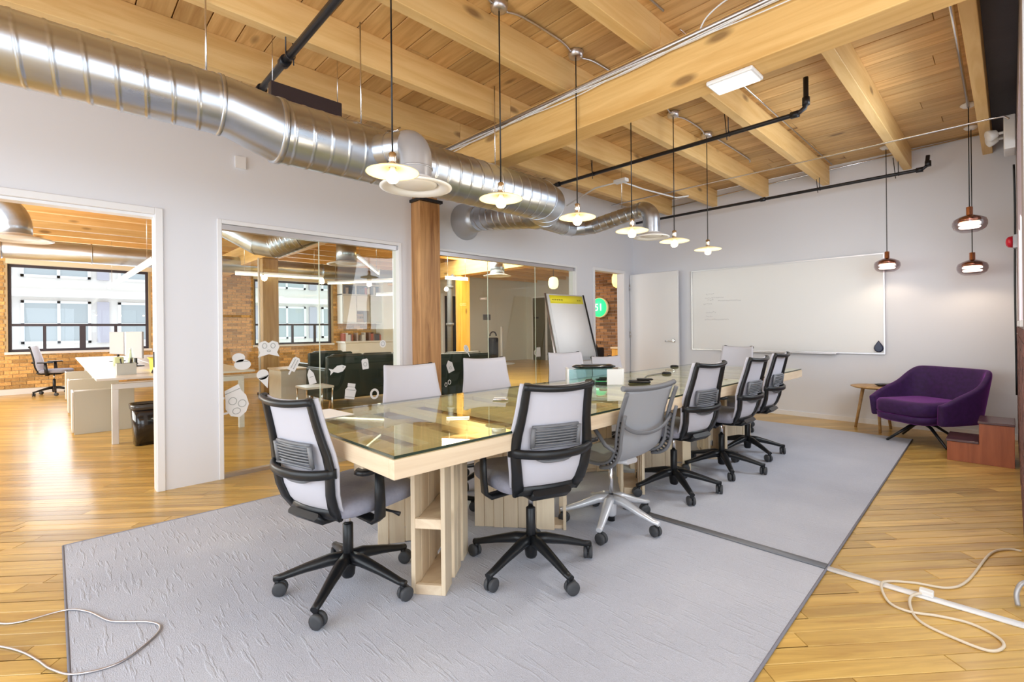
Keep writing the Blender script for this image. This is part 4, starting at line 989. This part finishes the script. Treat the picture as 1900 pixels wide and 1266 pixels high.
for nm, (a, b, za, zb), divs in (('window_3', WIN[0], (-.116, .475, 1.03)), ('window_7', WIN[1], (4.86, 5.48))):
    w = sempty(nm, 'dark framed office window with a row of low lights under a tall pane'); m = MB()
    for y in (a, b-.05): m.box(XE-.16, XE-.08, y, y+.05, za, zb)
    for z in (za, zb-.05, 1.37): m.box(XE-.159, XE-.081, a, b, z, z+.05)
    for k, y in enumerate(divs): wd_ = .05 if k != 1 or nm != 'window_3' else .10; m.box(XE-.158, XE-.082, y-wd_/2, y+wd_/2, za, 1.40)
    m.build('frame', plain('dark_window_frame', (.05, .04, .055), .4), w)
    B(XE-.125, XE-.12, a, b, za, zb).build('pane', 'glass_out', w)
    B(XE-.1, XE+.04, a-.05, b+.05, za-.05, za-.0).build('sill', 'trim', w)
    B(XE-.02, XE+.10, a-.02, b+.05, zb+.0, zb+.13).build('blind_cassette', 'cream_blind' if False else plain('cream_blind', (.78, .72, .58), .6), w)
co = struct(B(XE-.2, XL-T, OY0, OY1, ZC+.03, ZC+.12).build('ceiling', 'deck'), 'timber ceiling of the office beyond the glass')
rq = random.Random(8); m = MB(); y = OY0
while y < OY1:
    x = XE
    while x < XL-T:
        x1 = min(x+rq.choice((1.5, 2.4, 3)), XL-T); m.box(x+.002, x1-.002, y+.003, y+.184, ZC, ZC+.028, tint=rq.random()); x = x1
    y += .187
o = m.build('ceiling_planking', 'deck', co); o['kind'] = 'stuff'
x = XE+.3
while x < XL-T-.1:
    MB().box(x, x+.09, OY0, OY1, 3.0, ZC-.001, tint=rq.random()).build('ceiling_joist', 'joist', co); x += .73
ob = MB().box(XE, XL-T-.001, 2.85, 3.15, 2.60, 2.99, tint=.4).build('timber_beam', 'beam'); tag(ob, 'timber beam of the office seen through the first glazed bay', 'beam')
ob = MB().box(XE, XL-T-.001, 7.5, 7.8, 2.60, 2.99, tint=.6).build('timber_beam', 'beam'); tag(ob, 'timber beam of the office seen through the second glazed bay', 'beam')
M['column_pale'] = wood('pale_column_timber', (.52, .34, .15), (.38, .22, .08), 'Z', .5, knots=True, vary=.05)
M['column_amber'] = wood('amber_column_timber', (.85, .48, .08), (.70, .34, .04), 'Z', .4, knots=True, vary=.05)
for (x, y, mm_, lab) in ((-9.85, 3.0, 'column_pale', 'brown timber post standing in the office behind the first glazed bay'), (-9.8, 7.65, 'column_amber', 'amber timber post standing in the office behind the second glazed bay')):
    t = thing('timber_column', lab, 'column', (x, y, 0))
    MB().box(-.12, .12, -.14, .14, 0, 2.595, tint=.3).build('shaft', mm_, t, bevel=.008)
    MB().box(-.15, .15, -.18, .18, .0, .05).build('base_plate', 'black_metal', t)
pipe('drain_pipe', 'tall black drain pipe beside the amber timber post', [(-9.95, 7.35, 0), (-9.95, 7.35, 2.5), (-9.9, 7.45, 2.59)], .07, 'grey_plastic', fittings=[((-9.95, 7.35, 1.35), (0, 0, 1)), ((-9.95, 7.35, 2.3), (0, 0, 1))])
pipe('riser_pipe', 'thin pale pipe beside the brown office post', [(-9.72, 2.79, 0), (-9.72, 2.79, 2.59)], .02, 'white_plastic')
# outer and partition walls
wall_x('wall_office_near', OY0-.1, OY0, XE-.3, XL-T, ZC, [(-13, -5.5, .8, 2.6)], 'wall', None)
wall_x('wall_office_far', OY1, OY1+.1, XE-.3, XL-T, ZC, [], plain('grey_partition', (.70, .70, .66), .6), 'pale partition at the far end of the office')
pt = wall_y('wall_partition', XE+.02, XE+.5, 7.35, OY1, ZC, [], plain('greenish_white_paint', (.78, .77, .70), .6), 'pale partition seen through the second glazed bay')
d3 = sempty('door_2', 'dark door in the pale partition'); B(XE+.5, XE+.53, 9.6, 10.3, 0, 2.36).build('leaf', 'dark_door', d3); MB().box(XE+.5, XE+.56, 9.52, 9.6, 0, 2.44).box(XE+.5, XE+.56, 10.3, 10.38, 0, 2.44).box(XE+.5, XE+.56, 9.6, 10.3, 2.36, 2.44).build('frame', 'trim', d3)
B(XE+.5, XE+.52, 11.35, 11.7, 1.55, 1.75).build('thermostat_panel', 'grey_plastic', pt)
for i, (a, b) in enumerate(((-12.95, -12.3), (-12.2, -11.5))):
    d = sempty('door_%d' % (3+i), 'olive door at the far end of the office'); B(a, b, OY1-.03, OY1-.001, 0, 2.4).build('leaf', 'olive', d); MB().box(a-.05, a, OY1-.04, OY1-.001, 0, 2.45).box(b, b+.05, OY1-.04, OY1-.001, 0, 2.45).box(a, b, OY1-.04, OY1-.001, 2.4, 2.45).build('frame', 'trim', d)
    B(a+.08, a+.3, OY1-.035, OY1-.03, 1.6, 1.66).build('door_sign', 'black', d)
hb = wall_x('wall_brick_hall', 9.5, 9.8, -7.5, XL-T, ZC, [], 'mortar_dark', 'brick wall behind the round green sign')
M['brick_brown'] = wood('brown_brick_clay', (.33, .17, .075), (.16, .08, .035), 'X', .85, vary=.5, ns=2)
def pl_h(m, a, b, z, z1, d, t): m.box(a, b, 9.5-d*.6, 9.51, z, z1, tint=t)
bricks(hb, 'brick_brown', pl_h, 40, .1, lambda z: [(-7.45, -5.3)], limit=200)
# green round sign
sg = thing('round_sign', 'round lit green sign reading 51 on the brick wall beyond the narrow door', 'sign', (-6.80, 9.47, 1.70))
mx = Matrix.Rotation(R(90), 4, 'X'); MB().lathe([(.235, 0), (.235, .06), (.225, .07)], 40, mx=mx).build('case', 'cream', sg)
MB().lathe([(.222, .0), (.222, .003), (.001, .003)], 40, mx=Matrix.Translation((0, -.07, 0)) @ mx).build('face', 'green_sign', sg)
fc = bpy.data.curves.new('digits', 'FONT'); fc.body = '51'; fc.size = .24; fc.extrude = .003; fc.align_x = 'CENTER'; fc.align_y = 'CENTER'
fo = bpy.data.objects.new('digits', fc); C.objects.link(fo); dg = bpy.context.evaluated_depsgraph_get(); me = bpy.data.meshes.new_from_object(fo.evaluated_get(dg)); bpy.data.objects.remove(fo)
me.materials.clear(); me.materials.append(M['sign_white']); fo = bpy.data.objects.new('digits', me); C.objects.link(fo); fo.parent = sg; fo.location = (0, -.078, 0); fo.rotation_euler = (R(90), 0, 0)
# globes
for (x, y, z, r, lab) in ((-7.27, 8.31, 2.26, .115, 'barrel-shaped cream globe lamp seen through the second glazed bay'), (-5.40, 8.13, 2.17, .13, 'yellow globe lamp at the top of the narrow doorway')):
    t = thing('globe_lamp', lab, 'lamp', (x, y, z)); MB().lathe([(.4*r, -1.2*r), (.8*r, -.95*r), (r, -.4*r), (r, .4*r), (.8*r, .95*r), (.4*r, 1.2*r), (.001, 1.22*r)], 24).build('globe', plain('glowing_globe', (1, .95, .6), .4, emit=(1, .93, .55) if r < .12 else (1, .85, .2), es=1.3), t)
    MB().tube([(0, 0, 1.2*r), (0, 0, ZC-z-.01)], .006, 8).build('stem', 'black_metal', t)
# office ducts
od = thing('office_duct', 'galvanised duct running in front of the tall office windows', 'duct')
MB().tube([(-11.3, -3.0, 2.62), (-11.3, 7.0, 2.62)], .17, 32).build('duct_section', 'galv', od)
for y in (-.6, .5, 1.6, 3.3, 4.6): MB().tube([(-11.3, y, 2.62), (-11.3, y+.02, 2.62)], .178, 32).build('band', 'galv', od)
od = thing('office_duct', 'galvanised elbow duct with a round diffuser at the top left of the open doorway', 'duct')
MB().tube([(-7.45, -2.5, 2.66), (-7.45, -.55, 2.66)]+[(-7.45, -.55+.28*sin(R(a)), 2.66-.28+.28*cos(R(a))) for a in range(10, 91, 10)]+[(-7.45, -.27, 2.30)], .125, 28).build('down_elbow', 'galv', od)
diffuser(od, (-7.45, -.27, 2.24), .30, .125, .06)
od = thing('office_duct', 'bent galvanised duct at the top of the first glazed bay', 'duct')
gores([(-7.3, 1.25, 2.78), (-7.0, 1.62, 2.58), (-6.75, 1.92, 2.36), (-6.62, 2.08, 2.32), (-6.35, 2.32, 2.44), (-6.2, 2.5, 2.52), (-6.0, 2.8, 2.54)], .15, 28).build('duct_section', 'galv', od)
ribbed([(-6.62, 2.08, 2.32), (-6.35, 2.32, 2.44)], .156, pitch=.06, seg=28).build('flexible_section', 'galv', od)
MB().tube([(-6.6, 2.1, 2.45), (-6.6, 2.1, 3.3)], .004, 6).build('hanger_rod', 'steel', od)
for (x, y, z, lab) in ((-7.2, 3.33, 2.25, 'round white office diffuser at the top of the first glazed bay'), (-7.42, 6.71, 2.32, 'round white office diffuser at the top of the second glazed bay'), (-6.75, 8.75, 2.18, 'round office diffuser at the top of the narrow doorway')):
    t = thing('round_diffuser', lab, 'diffuser'); MB().lathe([(.15, 0), (.15, .26), (.001, .26)], 28, c=(x, y, z+.05)).build('neck', 'galv', t); diffuser(t, (x, y, z), .29, .15, .05); MB().tube([(x, y, z+.3), (x, y, ZC)], .006, 6).build('hanger_rod', 'steel', t)
# linear lamps
for i, (a, b, lab) in enumerate((((-13.0, .86, 2.15), (-7.2, .9, 2.09), 'long linear lamp hanging over the white desks'), ((-10.1, 2.5, 2.3), (-9.0, 3.7, 2.2), 'linear lamp left of the brown office post'), ((-8.5, 4.15, 2.6), (-8.2, 4.42, 2.27), 'slanting linear lamp right of the round office diffuser'),
        ((-10.9, 4.6, 2.3), (-9.2, 5.6, 2.3), 'linear lamp before the white shelving'), ((-9.5, 6.9, 2.45), (-8.9, 7.1, 2.38), 'short linear lamp at the foot of the second beam'), ((-10.5, 5.6, 2.05), (-9.8, 6.1, 2.05), 'linear lamp low at the left of the second glazed bay'))):
    t = thing('linear_lamp', lab, 'lamp'); a, b = Vector(a), Vector(b); MB().bar([a+Vector((0, 0, .04)), b+Vector((0, 0, .04))], .06, .05, (b-a).cross(Vector((0, 0, 1)))).build('housing', 'white_plastic', t)
    MB().bar([a, b], .05, .03, (b-a).cross(Vector((0, 0, 1)))).build('light_tube', 'led_warm', t)
    m = MB()
    for q in (a.lerp(b, .1), a.lerp(b, .9)): m.tube([q+Vector((0, 0, .05)), Vector((q.x, q.y, ZC))], .003, 5)
    m.build('hanger_rod', 'steel', t)
# desks
dk = thing('desk_bench', 'long white desk bench seen through the open doorway', 'desk', (0, 0, 0))
for a, b in ((-13.0, -9.85), (-9.84, -6.70)):
    B(a, b, .33, 1.09, .705, .73).build('desk_top', 'desk', dk, bevel=.004); B(a, b, 1.11, 1.87, .705, .73).build('desk_top', 'desk', dk, bevel=.004)
for x in (-6.80, -10.35, -12.9):
    m = MB().box(x-.03, x+.03, .46, 1.76, .60, .66); m.build('cross_beam', 'white_plastic', dk, bevel=.004)
    for y in (.46, 1.70): B(x-.03, x+.03, y, y+.06, 0, .60).build('leg', 'white_plastic', dk, bevel=.004)
    B(x-.04, x+.04, 1.0, 1.2, .66, .705).build('bracket', 'alu', dk)
m = B(-12.8, -6.9, 1.05, 1.15, .55, .60).build('cable_tray', 'alu', dk)
for x, lab in ((-7.78, 'nearest low grey cabinet under the white desks'), (-9.75, 'middle low grey cabinet under the white desks'), (-11.8, 'farthest low grey cabinet under the white desks')):
    t = thing('low_cabinet', lab, 'cabinet', (x, .45, 0), 0, 'low cabinets under the desks')
    B(-.38, 0, -.27, .30, .02, .50).build('body', 'panel_grey', t, bevel=.004); B(.001, .02, -.27, .30, .0, .52).build('end_panel', 'panel_grey', t, bevel=.003); B(-.38, .02, -.29, -.271, .03, .51).build('door', 'desk', t, bevel=.003)
for k, (x, y, a, lab) in enumerate(((-10.6, .80, 14, 'farthest thin monitor on the white desks'), (-9.6, .88, 6, 'middle thin monitor on the white desks'), (-8.8, .86, 12, 'nearest thin monitor on the white desks'))):
    t = thing('monitor', lab, 'monitor', (x, y, .731), R(a), 'monitors on the white desks')
    B(-.30, .30, -.012, .012, .12, .50).build('case', 'grey_duct', t, bevel=.004); B(-.29, .29, -.014, -.0125, .13, .49).build('screen', plain('monitor_screen', (.45, .5, .55), .15), t); MB().box(-.03, .03, .0, .02, .0, .2).box(-.11, .11, -.08, .08, 0, .012).build('stand', 'black', t)
t = thing('pen_box', 'pale box of pens on the near end of the white desks', 'box', (-7.2, .62, .731)); MB().box(-.09, .09, -.09, -.084, 0, .13).box(-.09, .09, .084, .09, 0, .13).box(-.09, -.084, -.084, .084, 0, .13).box(.084, .09, -.084, .084, 0, .13).box(-.084, .084, -.084, .084, 0, .01).build('box', 'panel_grey', t)
m = MB()
for i in range(7): m.tube([(-.05+.017*i, .03*(-1)**i, .02), (-.06+.02*i, .05*(-1)**i, .17+.01*(i % 3))], .005, 6)
o = m.build('pens', 'black', t); o['kind'] = 'stuff'
o = thing('yellow_bin', 'yellow storage tub on the white desks', 'tub', (-7.75, 1.02, .731)); MB().loft([([(-.17, -.1), (.17, -.1), (.17, .1), (-.17, .1)], 0, 0, .02), ([(-.17, -.1), (.17, -.1), (.17, .1), (-.17, .1)], .15, 0, 0)], smooth=False).build('tub', 'yellow', o); MB().tube([(-.18, -.11, .15), (.18, -.11, .15), (.18, .11, .15), (-.18, .11, .15)], .008, 6, closed=True).build('rim', 'yellow', o)
o = MB().cbox(-.10, .10, -.06, .06, 0, .12, .02).build('green_box', plain('pale_green_card', (.55, .62, .36), .6), None, loc=(-9.4, .72, .731)); tag(o, 'pale green box in the middle of the white desks', 'box')
o = thing('water_bottle', 'clear bottle beside the pale green box', 'bottle', (-8.9, .82, .731)); MB().lathe([(.035, 0), (.035, .16), (.015, .2), (.013, .24)], 16).build('body', plain('pale_green_bottle', (.6, .7, .5), .15), o); MB().lathe([(.016, .24), (.016, .265), (.001, .267)], 12).build('cap', 'white_plastic', o)
o = MB().loft([([(.16*cos(2*pi*i/14)*(1+.2*sin(3*i)), .12*sin(2*pi*i/14)*(1+.2*cos(5*i))) for i in range(14)], 0, 0, 0), ([(.15*cos(2*pi*i/14)*(1+.15*sin(3*i)), .11*sin(2*pi*i/14)) for i in range(14)], .09, 0, 0), ([(.12*cos(2*pi*i/14), .08*sin(2*pi*i/14)) for i in range(14)], .15, 0, .03)]).build('black_bag', 'black', None, loc=(-7.2, 1.0, .731)); tag(o, 'crumpled black bag on the desk against the doorway edge', 'bag')
wb_ = thing('waste_bin', 'black waste bin with a grey liner at the end of the white desks', 'bin', (-6.60, .73, 0))
sq = lambda k: [(k*(.16*abs(cos(a))**.5*(1 if cos(a) > 0 else -1)), k*(.13*abs(sin(a))**.5*(1 if sin(a) > 0 else -1))) for a in [2*pi*i/24 for i in range(24)]]
MB().loft([(sq(.78), 0, 0, 0), (sq(1), .42, 0, 0)]).build('tub', 'black_gloss', wb_)
MB().loft([(sq(1.05), .39, 0, .004), (sq(1.07), .44, 0, 0), (sq(.98), .445, 0, 0), (sq(.9), .42, 0, .02)]).build('liner', plain('grey_liner', (.06, .06, .065), .2), wb_)
# shelving unit by the windows
sh = thing('shelf_unit', 'white shelving wall with books and binders right of the office windows', 'shelving', (XE+.02, 6.0, 0)); rs = random.Random(5)
B(0, .55, .1, 1.8, 0, .86).build('base_cabinet', 'desk', sh, bevel=.003); B(0, .60, .05, 1.85, .86, .90).build('counter', 'white_plastic', sh)
for z in (1.45, 1.48+.0): pass
B(0, .35, .1, 1.8, 1.42, 1.45).build('shelf', 'desk', sh)
for i in range(4): B(.36, .375, .12+i*.42, .12+i*.42+.40, 1.46 if i not in (1,) else 1.8, 2.25).build('door', ('desk', 'desk', 'panel_grey', 'white_plastic')[i], sh, bevel=.002)
B(0, .35, .1, 1.8, 2.26, 2.29).build('shelf', 'desk', sh); B(0, .35, .1, 1.8, 2.56, 2.59).build('shelf', 'desk', sh)
for y in (.1, .52, .94, 1.36, 1.78): B(0, .345, y, y+.02, 1.45, 2.56).build('upright', 'desk', sh)
k = 0
for z, y0, y1 in ((1.45-.5, .15, 1.75), (2.29, .14, 1.7)):
    y = y0
    while y < y1:
        w_ = rs.uniform(.03, .09); h_ = rs.uniform(.17, .25)
        cw, cc = rs.choice((('white', (.7, .7, .72)), ('brown', (.3, .2, .18)), ('black', (.12, .12, .15)), ('taupe', (.5, .42, .4)), ('cream', (.75, .72, .7)), ('dark red', (.45, .15, .12)))); pos = ('left end', 'left half', 'right half', 'right end')[min(3, int((y-y0)/(y1-y0)*4))]; o = B(0, .22, 0, w_-.004, 0, h_).build('binder', plain('binder_%d' % k, cc, .6), None, loc=(XE+.10, 6.0+y, z if z > 2 else .901))
        tag(o, ('%s binder on the top shelf of the white shelving, %s' % (cw, pos) if z > 2 else '%s binder on the white counter under the shelving, %s' % (cw, pos)), 'binder', 'binders on the top shelf' if z > 2 else 'binders on the counter'); y += w_+(rs.random() < .25)*.12; k += 1
# sofas
def sofa(x, y, a, L, lab, H=.84):
    t = thing('sofa', lab, 'sofa', (x, y, 0), R(a))
    B(-L/2+.1, L/2-.1, -.28, .40, .16, .34).build('base', 'sofa', t, bevel=.02); n = max(1, round(L/.75))
    for i in range(n):
        w_ = (L-.24)/n; x0 = -L/2+.12+i*w_
        B(x0+.005, x0+w_-.005, -.25, .42, .341, .46).build('seat_cushion', 'sofa', t, bevel=.04, seg=3); B(x0+.005, x0+w_-.005, -.36, -.20, .40, H).build('back_cushion', 'sofa', t, bevel=.05, seg=3)
    B(-L/2, L/2, -.46, -.361, .14, H-.02).build('back', 'sofa', t, bevel=.03, seg=3)
    for s in (-1, 1):
        B(*sorted((s*L/2, s*(L/2-.12))), -.36, .42, .14, .62).build('arm', 'sofa', t, bevel=.03, seg=3)
        for yy in (-.38, .34): MB().tube([(s*(L/2-.08), yy, .14), (s*(L/2-.06), yy, 0)], .02, 8).build('leg', 'column', t)
    return t
sofa(-7.75, 4.0, -90+180, 1.9, 'long dark green sofa with its back to the first glazed bay')
sofa(-9.15, 3.72, -90+180, .82, 'dark green armchair at the left end of the long sofa')
sofa(-6.75, 5.15, 70, .9, 'dark green tub chair behind the left pane of the second glazed bay')
ct = thing('coffee_table', 'small white cube table with a chrome frame by the sofa', 'table', (-6.95, 2.72, 0))
B(-.2, .2, -.2, .2, .40, .43).build('table_top', 'desk', ct, bevel=.004)
for s in (-1, 1):
    for q in (-1, 1): MB().tube([(s*.18, q*.18, 0), (s*.18, q*.18, .40)], .012, 8).build('leg', 'steel', ct)
o = thing('white_counter', 'white counter block at the left end of the dark sofa', 'counter', (-8.6, 2.95, 0)); B(-.3, .3, -.25, .2, 0, .56).build('body', 'desk', o, bevel=.005); B(-.32, .32, -.27, .22, .561, .59).build('worktop', 'ash', o, bevel=.003)
o = thing('floor_lamp', 'thin white stand on a round base in the passage', 'stand', (-12.2, 11.2, 0)); MB().lathe([(.45, 0), (.45, .03), (.05, .05), (.001, .05)], 28).build('base', 'white_plastic', o); MB().tube([(0, 0, .04), (0, 0, 1.3)], .04, 10).build('pole', 'white_plastic', o)
o = thing('golf_cart_bag', 'dark wheeled bag standing in the passage', 'bag', (-11.0, 9.75, 0)); MB().cbox(-.13, .13, -.13, .13, .05, .95, .06).build('body', 'black', o); MB().tube(arc((0, 0, 1.0), .13, 0, pi, 10, 'yz'), .02, 8).build('handle', 'black', o); MB().lathe([(.05, -.15), (.05, .15)], 12, mx=Matrix.Translation((0, 0, .05)) @ Matrix.Rotation(R(90), 4, 'Y')).build('wheel', 'rubber', o)
o = thing('storage_crate', 'dark upright case standing beyond the narrow door', 'case', (-6.45, 8.7, 0)); MB().cbox(-.16, .16, -.2, .2, .0, .78, .04).build('body', 'black', o); MB().tube(arc((0, 0, .78), .1, 0, pi, 8, 'xz'), .014, 8).build('handle', 'black', o)
o = thing('storage_crate', 'low dark rounded case right of the upright one beyond the narrow door', 'case', (-6.02, 8.70, 0)); MB().lathe([(.2, 0), (.24, .1), (.24, .45), (.18, .54), (.001, .56)], 20).build('body', 'black', o); MB().tube(arc((0, 0, .55), .07, 0, pi, 8, 'xz'), .012, 8).build('handle', 'black', o)
o = thing('wooden_post', 'short amber wooden stand with a pale top beyond the narrow door', 'stand', (-5.66, 8.42, 0)); B(-.07, .07, -.07, .07, 0, .78).build('post', 'column_amber', o, bevel=.01); B(-.09, .09, -.09, .09, .781, .82).build('cap', 'ash', o, bevel=.008)
# ------------------------------------------------------------------ stickers on the glass
GX = XL-.0449
def sticker(name, label, y, z, outlines, lines=(), rot=0, sc=1.):
    t = thing(name, label, 'sticker', (GX, y, z), 0, None)
    mx = Matrix.Rotation(R(90), 4, 'Z') @ Matrix.Rotation(R(90), 4, 'X') @ Matrix.Rotation(R(rot), 4, 'Z') @ Matrix.Scale(sc, 4)
    for pts in outlines: MB().poly(pts, 0, .0008, mx=mx).build('shape', 'sticker', t)
    if lines:
        m = MB()
        for ln in lines: m.tube([mx @ Vector((p[0], p[1], .0014/1)) for p in ln], .0028*sc, 5)
        o = m.build('printed_lines', 'sticker_line', t); o['kind'] = 'stuff'
def el(cx, cy, rx, ry, n=20, a0=0, a1=360): return [(cx+rx*cos(R(a0+(a1-a0)*i/n)), cy+ry*sin(R(a0+(a1-a0)*i/n))) for i in range(n if a1-a0 == 360 else n+1)]
def ring(cx, cy, rx, ry, t, n=20, a0=0, a1=360): return el(cx, cy, rx, ry, n, a0, a1)+list(reversed(el(cx, cy, rx-t, ry-t, n, a0, a1)))
jug = [(-.06, .12), (.055, .15), (.06, .10), (.09, .04), (.095, -.04), (.06, -.10), (.0, -.13), (-.06, -.10), (-.085, -.03), (-.07, .04)]
sticker('jug_sticker', 'large white jug sticker low on the left of the first glazed bay', 1.12, .615, [jug, ring(-.09, .0, .06, .075, .018, 14, 70, 290)], [el(-.02, .02, .03, .03)+[(.01, .02)], el(.045, -.02, .03, .03)+[(.075, -.02)], el(-.01, -.07, .03, .025)+[(.02, -.07)], [(-.06, .09), (.055, .11)]], 12)
sticker('cupcake_sticker', 'white bun-shaped sticker at the left edge of the first glazed bay', 1.165, .955, [el(-.02, .04, .05, .04), el(.01, -.02, .065, .045)], [[(-.04, .0), (.06, .01)]])
prz = [(-.09, .02), (-.075, .06), (-.03, .075), (0, .055), (.03, .075), (.075, .06), (.09, .02), (.07, -.03), (.09, -.07), (.055, -.06), (.0, -.045), (-.055, -.06), (-.09, -.07), (-.07, -.03)]
sticker('pretzel_sticker', 'white pretzel sticker in front of the office post', 1.385, 1.06, [prz], [el(-.035, .03, .018, .022)+[(-.017, .03)], el(.035, .03, .018, .022)+[(.053, .03)], el(0, -.015, .014, .008)+[(.014, -.015)]])
sticker('ice_cream_sticker', 'white ice cream cone sticker below the pretzel', 1.345, .80, [el(0, .04, .05, .045), [(-.045, .02), (.045, .02), (.0, -.09)]], [[(-.03, .015), (.03, .015)]], 18)
sticker('ice_lolly_sticker', 'white leaning ice lolly sticker at the left edge of the sofa', 1.60, .91, [[(-.035, -.06), (.035, -.06), (.035, .05), (.02, .07), (-.02, .07), (-.035, .05)], [(-.008, -.10), (.008, -.10), (.008, -.06), (-.008, -.06)]], [[(-.012, -.04), (-.012, .05)], [(.012, -.04), (.012, .05)]], -28)
sticker('bottle_sticker', 'white sauce bottle sticker on the dark sofa', 1.755, .785, [[(-.035, -.07), (.035, -.07), (.03, .03), (.0, .08), (-.03, .03)]], [[(-.015, .0), (.02, .0)]], 14)
fish = [(-.09, .035), (-.075, .0), (-.09, -.035), (-.05, -.012), (-.01, -.035), (.04, -.035), (.08, -.005), (.085, .005), (.05, .03), (.0, .035), (-.05, .012)]
sticker('fish_sticker', 'white fish sticker in the middle of the first glazed bay', 2.015, .84, [fish], [el(.055, .005, .005, .005, 8)], 14)
sticker('can_sticker', 'white tin can sticker right of the fish', 2.30, .872, [[(-.032, -.05), (.032, -.05), (.036, -.03), (.036, .04), (.025, .055), (-.025, .055), (-.036, .04), (-.036, -.03)]], [el(0, 0, .018, .02)+[(.018, 0)]], 6)
sticker('jar_sticker', 'white lidded jar sticker below the fish', 2.14, .605, [[(-.05, -.07), (.05, -.07), (.058, .02), (.035, .05), (-.035, .05), (-.058, .02)], [(-.04, .052), (.04, .052), (.04, .085), (-.04, .085)]], [[(-.05, .02), (.05, .02)], [(-.05, -.05), (.05, -.05)]], -10)
sticker('cookie_sticker', 'round white biscuit sticker at the upper right of the first glazed bay', 2.50, 1.075, [el(0, 0, .035, .04)], [el(0, 0, .02, .022)+[(.02, 0)]])
sticker('ring_sticker', 'white ring doughnut sticker at the lower right of the first glazed bay', 2.40, .56, [ring(0, 0, .05, .055, .022, 20, 0, 359)])
sticker('milk_carton_sticker', 'white carton sticker at the left edge of the second glazed bay', 3.365, .785, [[(-.045, -.07), (.045, -.07), (.045, .03), (.0, .075), (-.045, .03)]], [el(0, -.02, .014, .014)+[(.014, -.02)]], 20)
sticker('lolly_sticker', 'white striped lolly sticker right of the carton', 3.62, .965, [el(0, .02, .035, .05), [(-.006, -.09), (.006, -.09), (.006, -.03), (-.006, -.03)]], [[(-.01, -.01), (-.01, .055)], [(.012, -.01), (.012, .055)]], 28)
sticker('rings_sticker', 'pair of small white ring stickers low in the second glazed bay', 3.33, .585, [ring(-.025, -.01, .02, .026, .008, 16, 0, 359), ring(.025, .015, .024, .03, .009, 16, 0, 359)])
sticker('mug_sticker', 'pale tankard sticker left of the flipchart', 4.88, .885, [[(-.04, -.06), (.05, -.06), (.045, .07), (-.03, .07)], ring(-.05, .0, .03, .04, .01, 12, 80, 280)])
# ------------------------------------------------------------------ building across the street
bl = thing('apartment_building', 'pale rendered apartment building across the street with wide white-framed windows', 'building', (-27, 0, 0))
B(-.6, -.3, -14, 26, -6, 11).build('wall', 'facade', bl)
for fz in (-4.6, -1.9, .8, 3.5, 6.2):
    B(-.3, .12, -14, 26, fz+1.9, fz+2.2).build('balcony_slab', 'facade', bl)
    for y in range(-13, 25, 3):
        f = MB(); y0, y1, z0, z1 = y+.1, y+2.2, fz, fz+1.75
        for a, b, c, d in ((y0, y0+.1, z0, z1), (y1-.1, y1, z0, z1), (y0+1.05, y0+1.15, z0, z1), (y0, y1, z0, z0+.1), (y0, y1, z1-.1, z1), (y0, y1, z0+.75, z0+.83)): f.box(-.3, -.2, a, b, c, d)
        w = f.build('window', 'white_plastic', bl); B(-.28, -.25, y0+.1, y1-.1, z0+.1, z1-.1).build('pane', 'facade_glass', w)
        B(-.3, -.16, y+2.4, y+2.8, fz, fz+1.75).build('spandrel_panel', plain('lilac_panel', (.46, .44, .50), .6), bl)
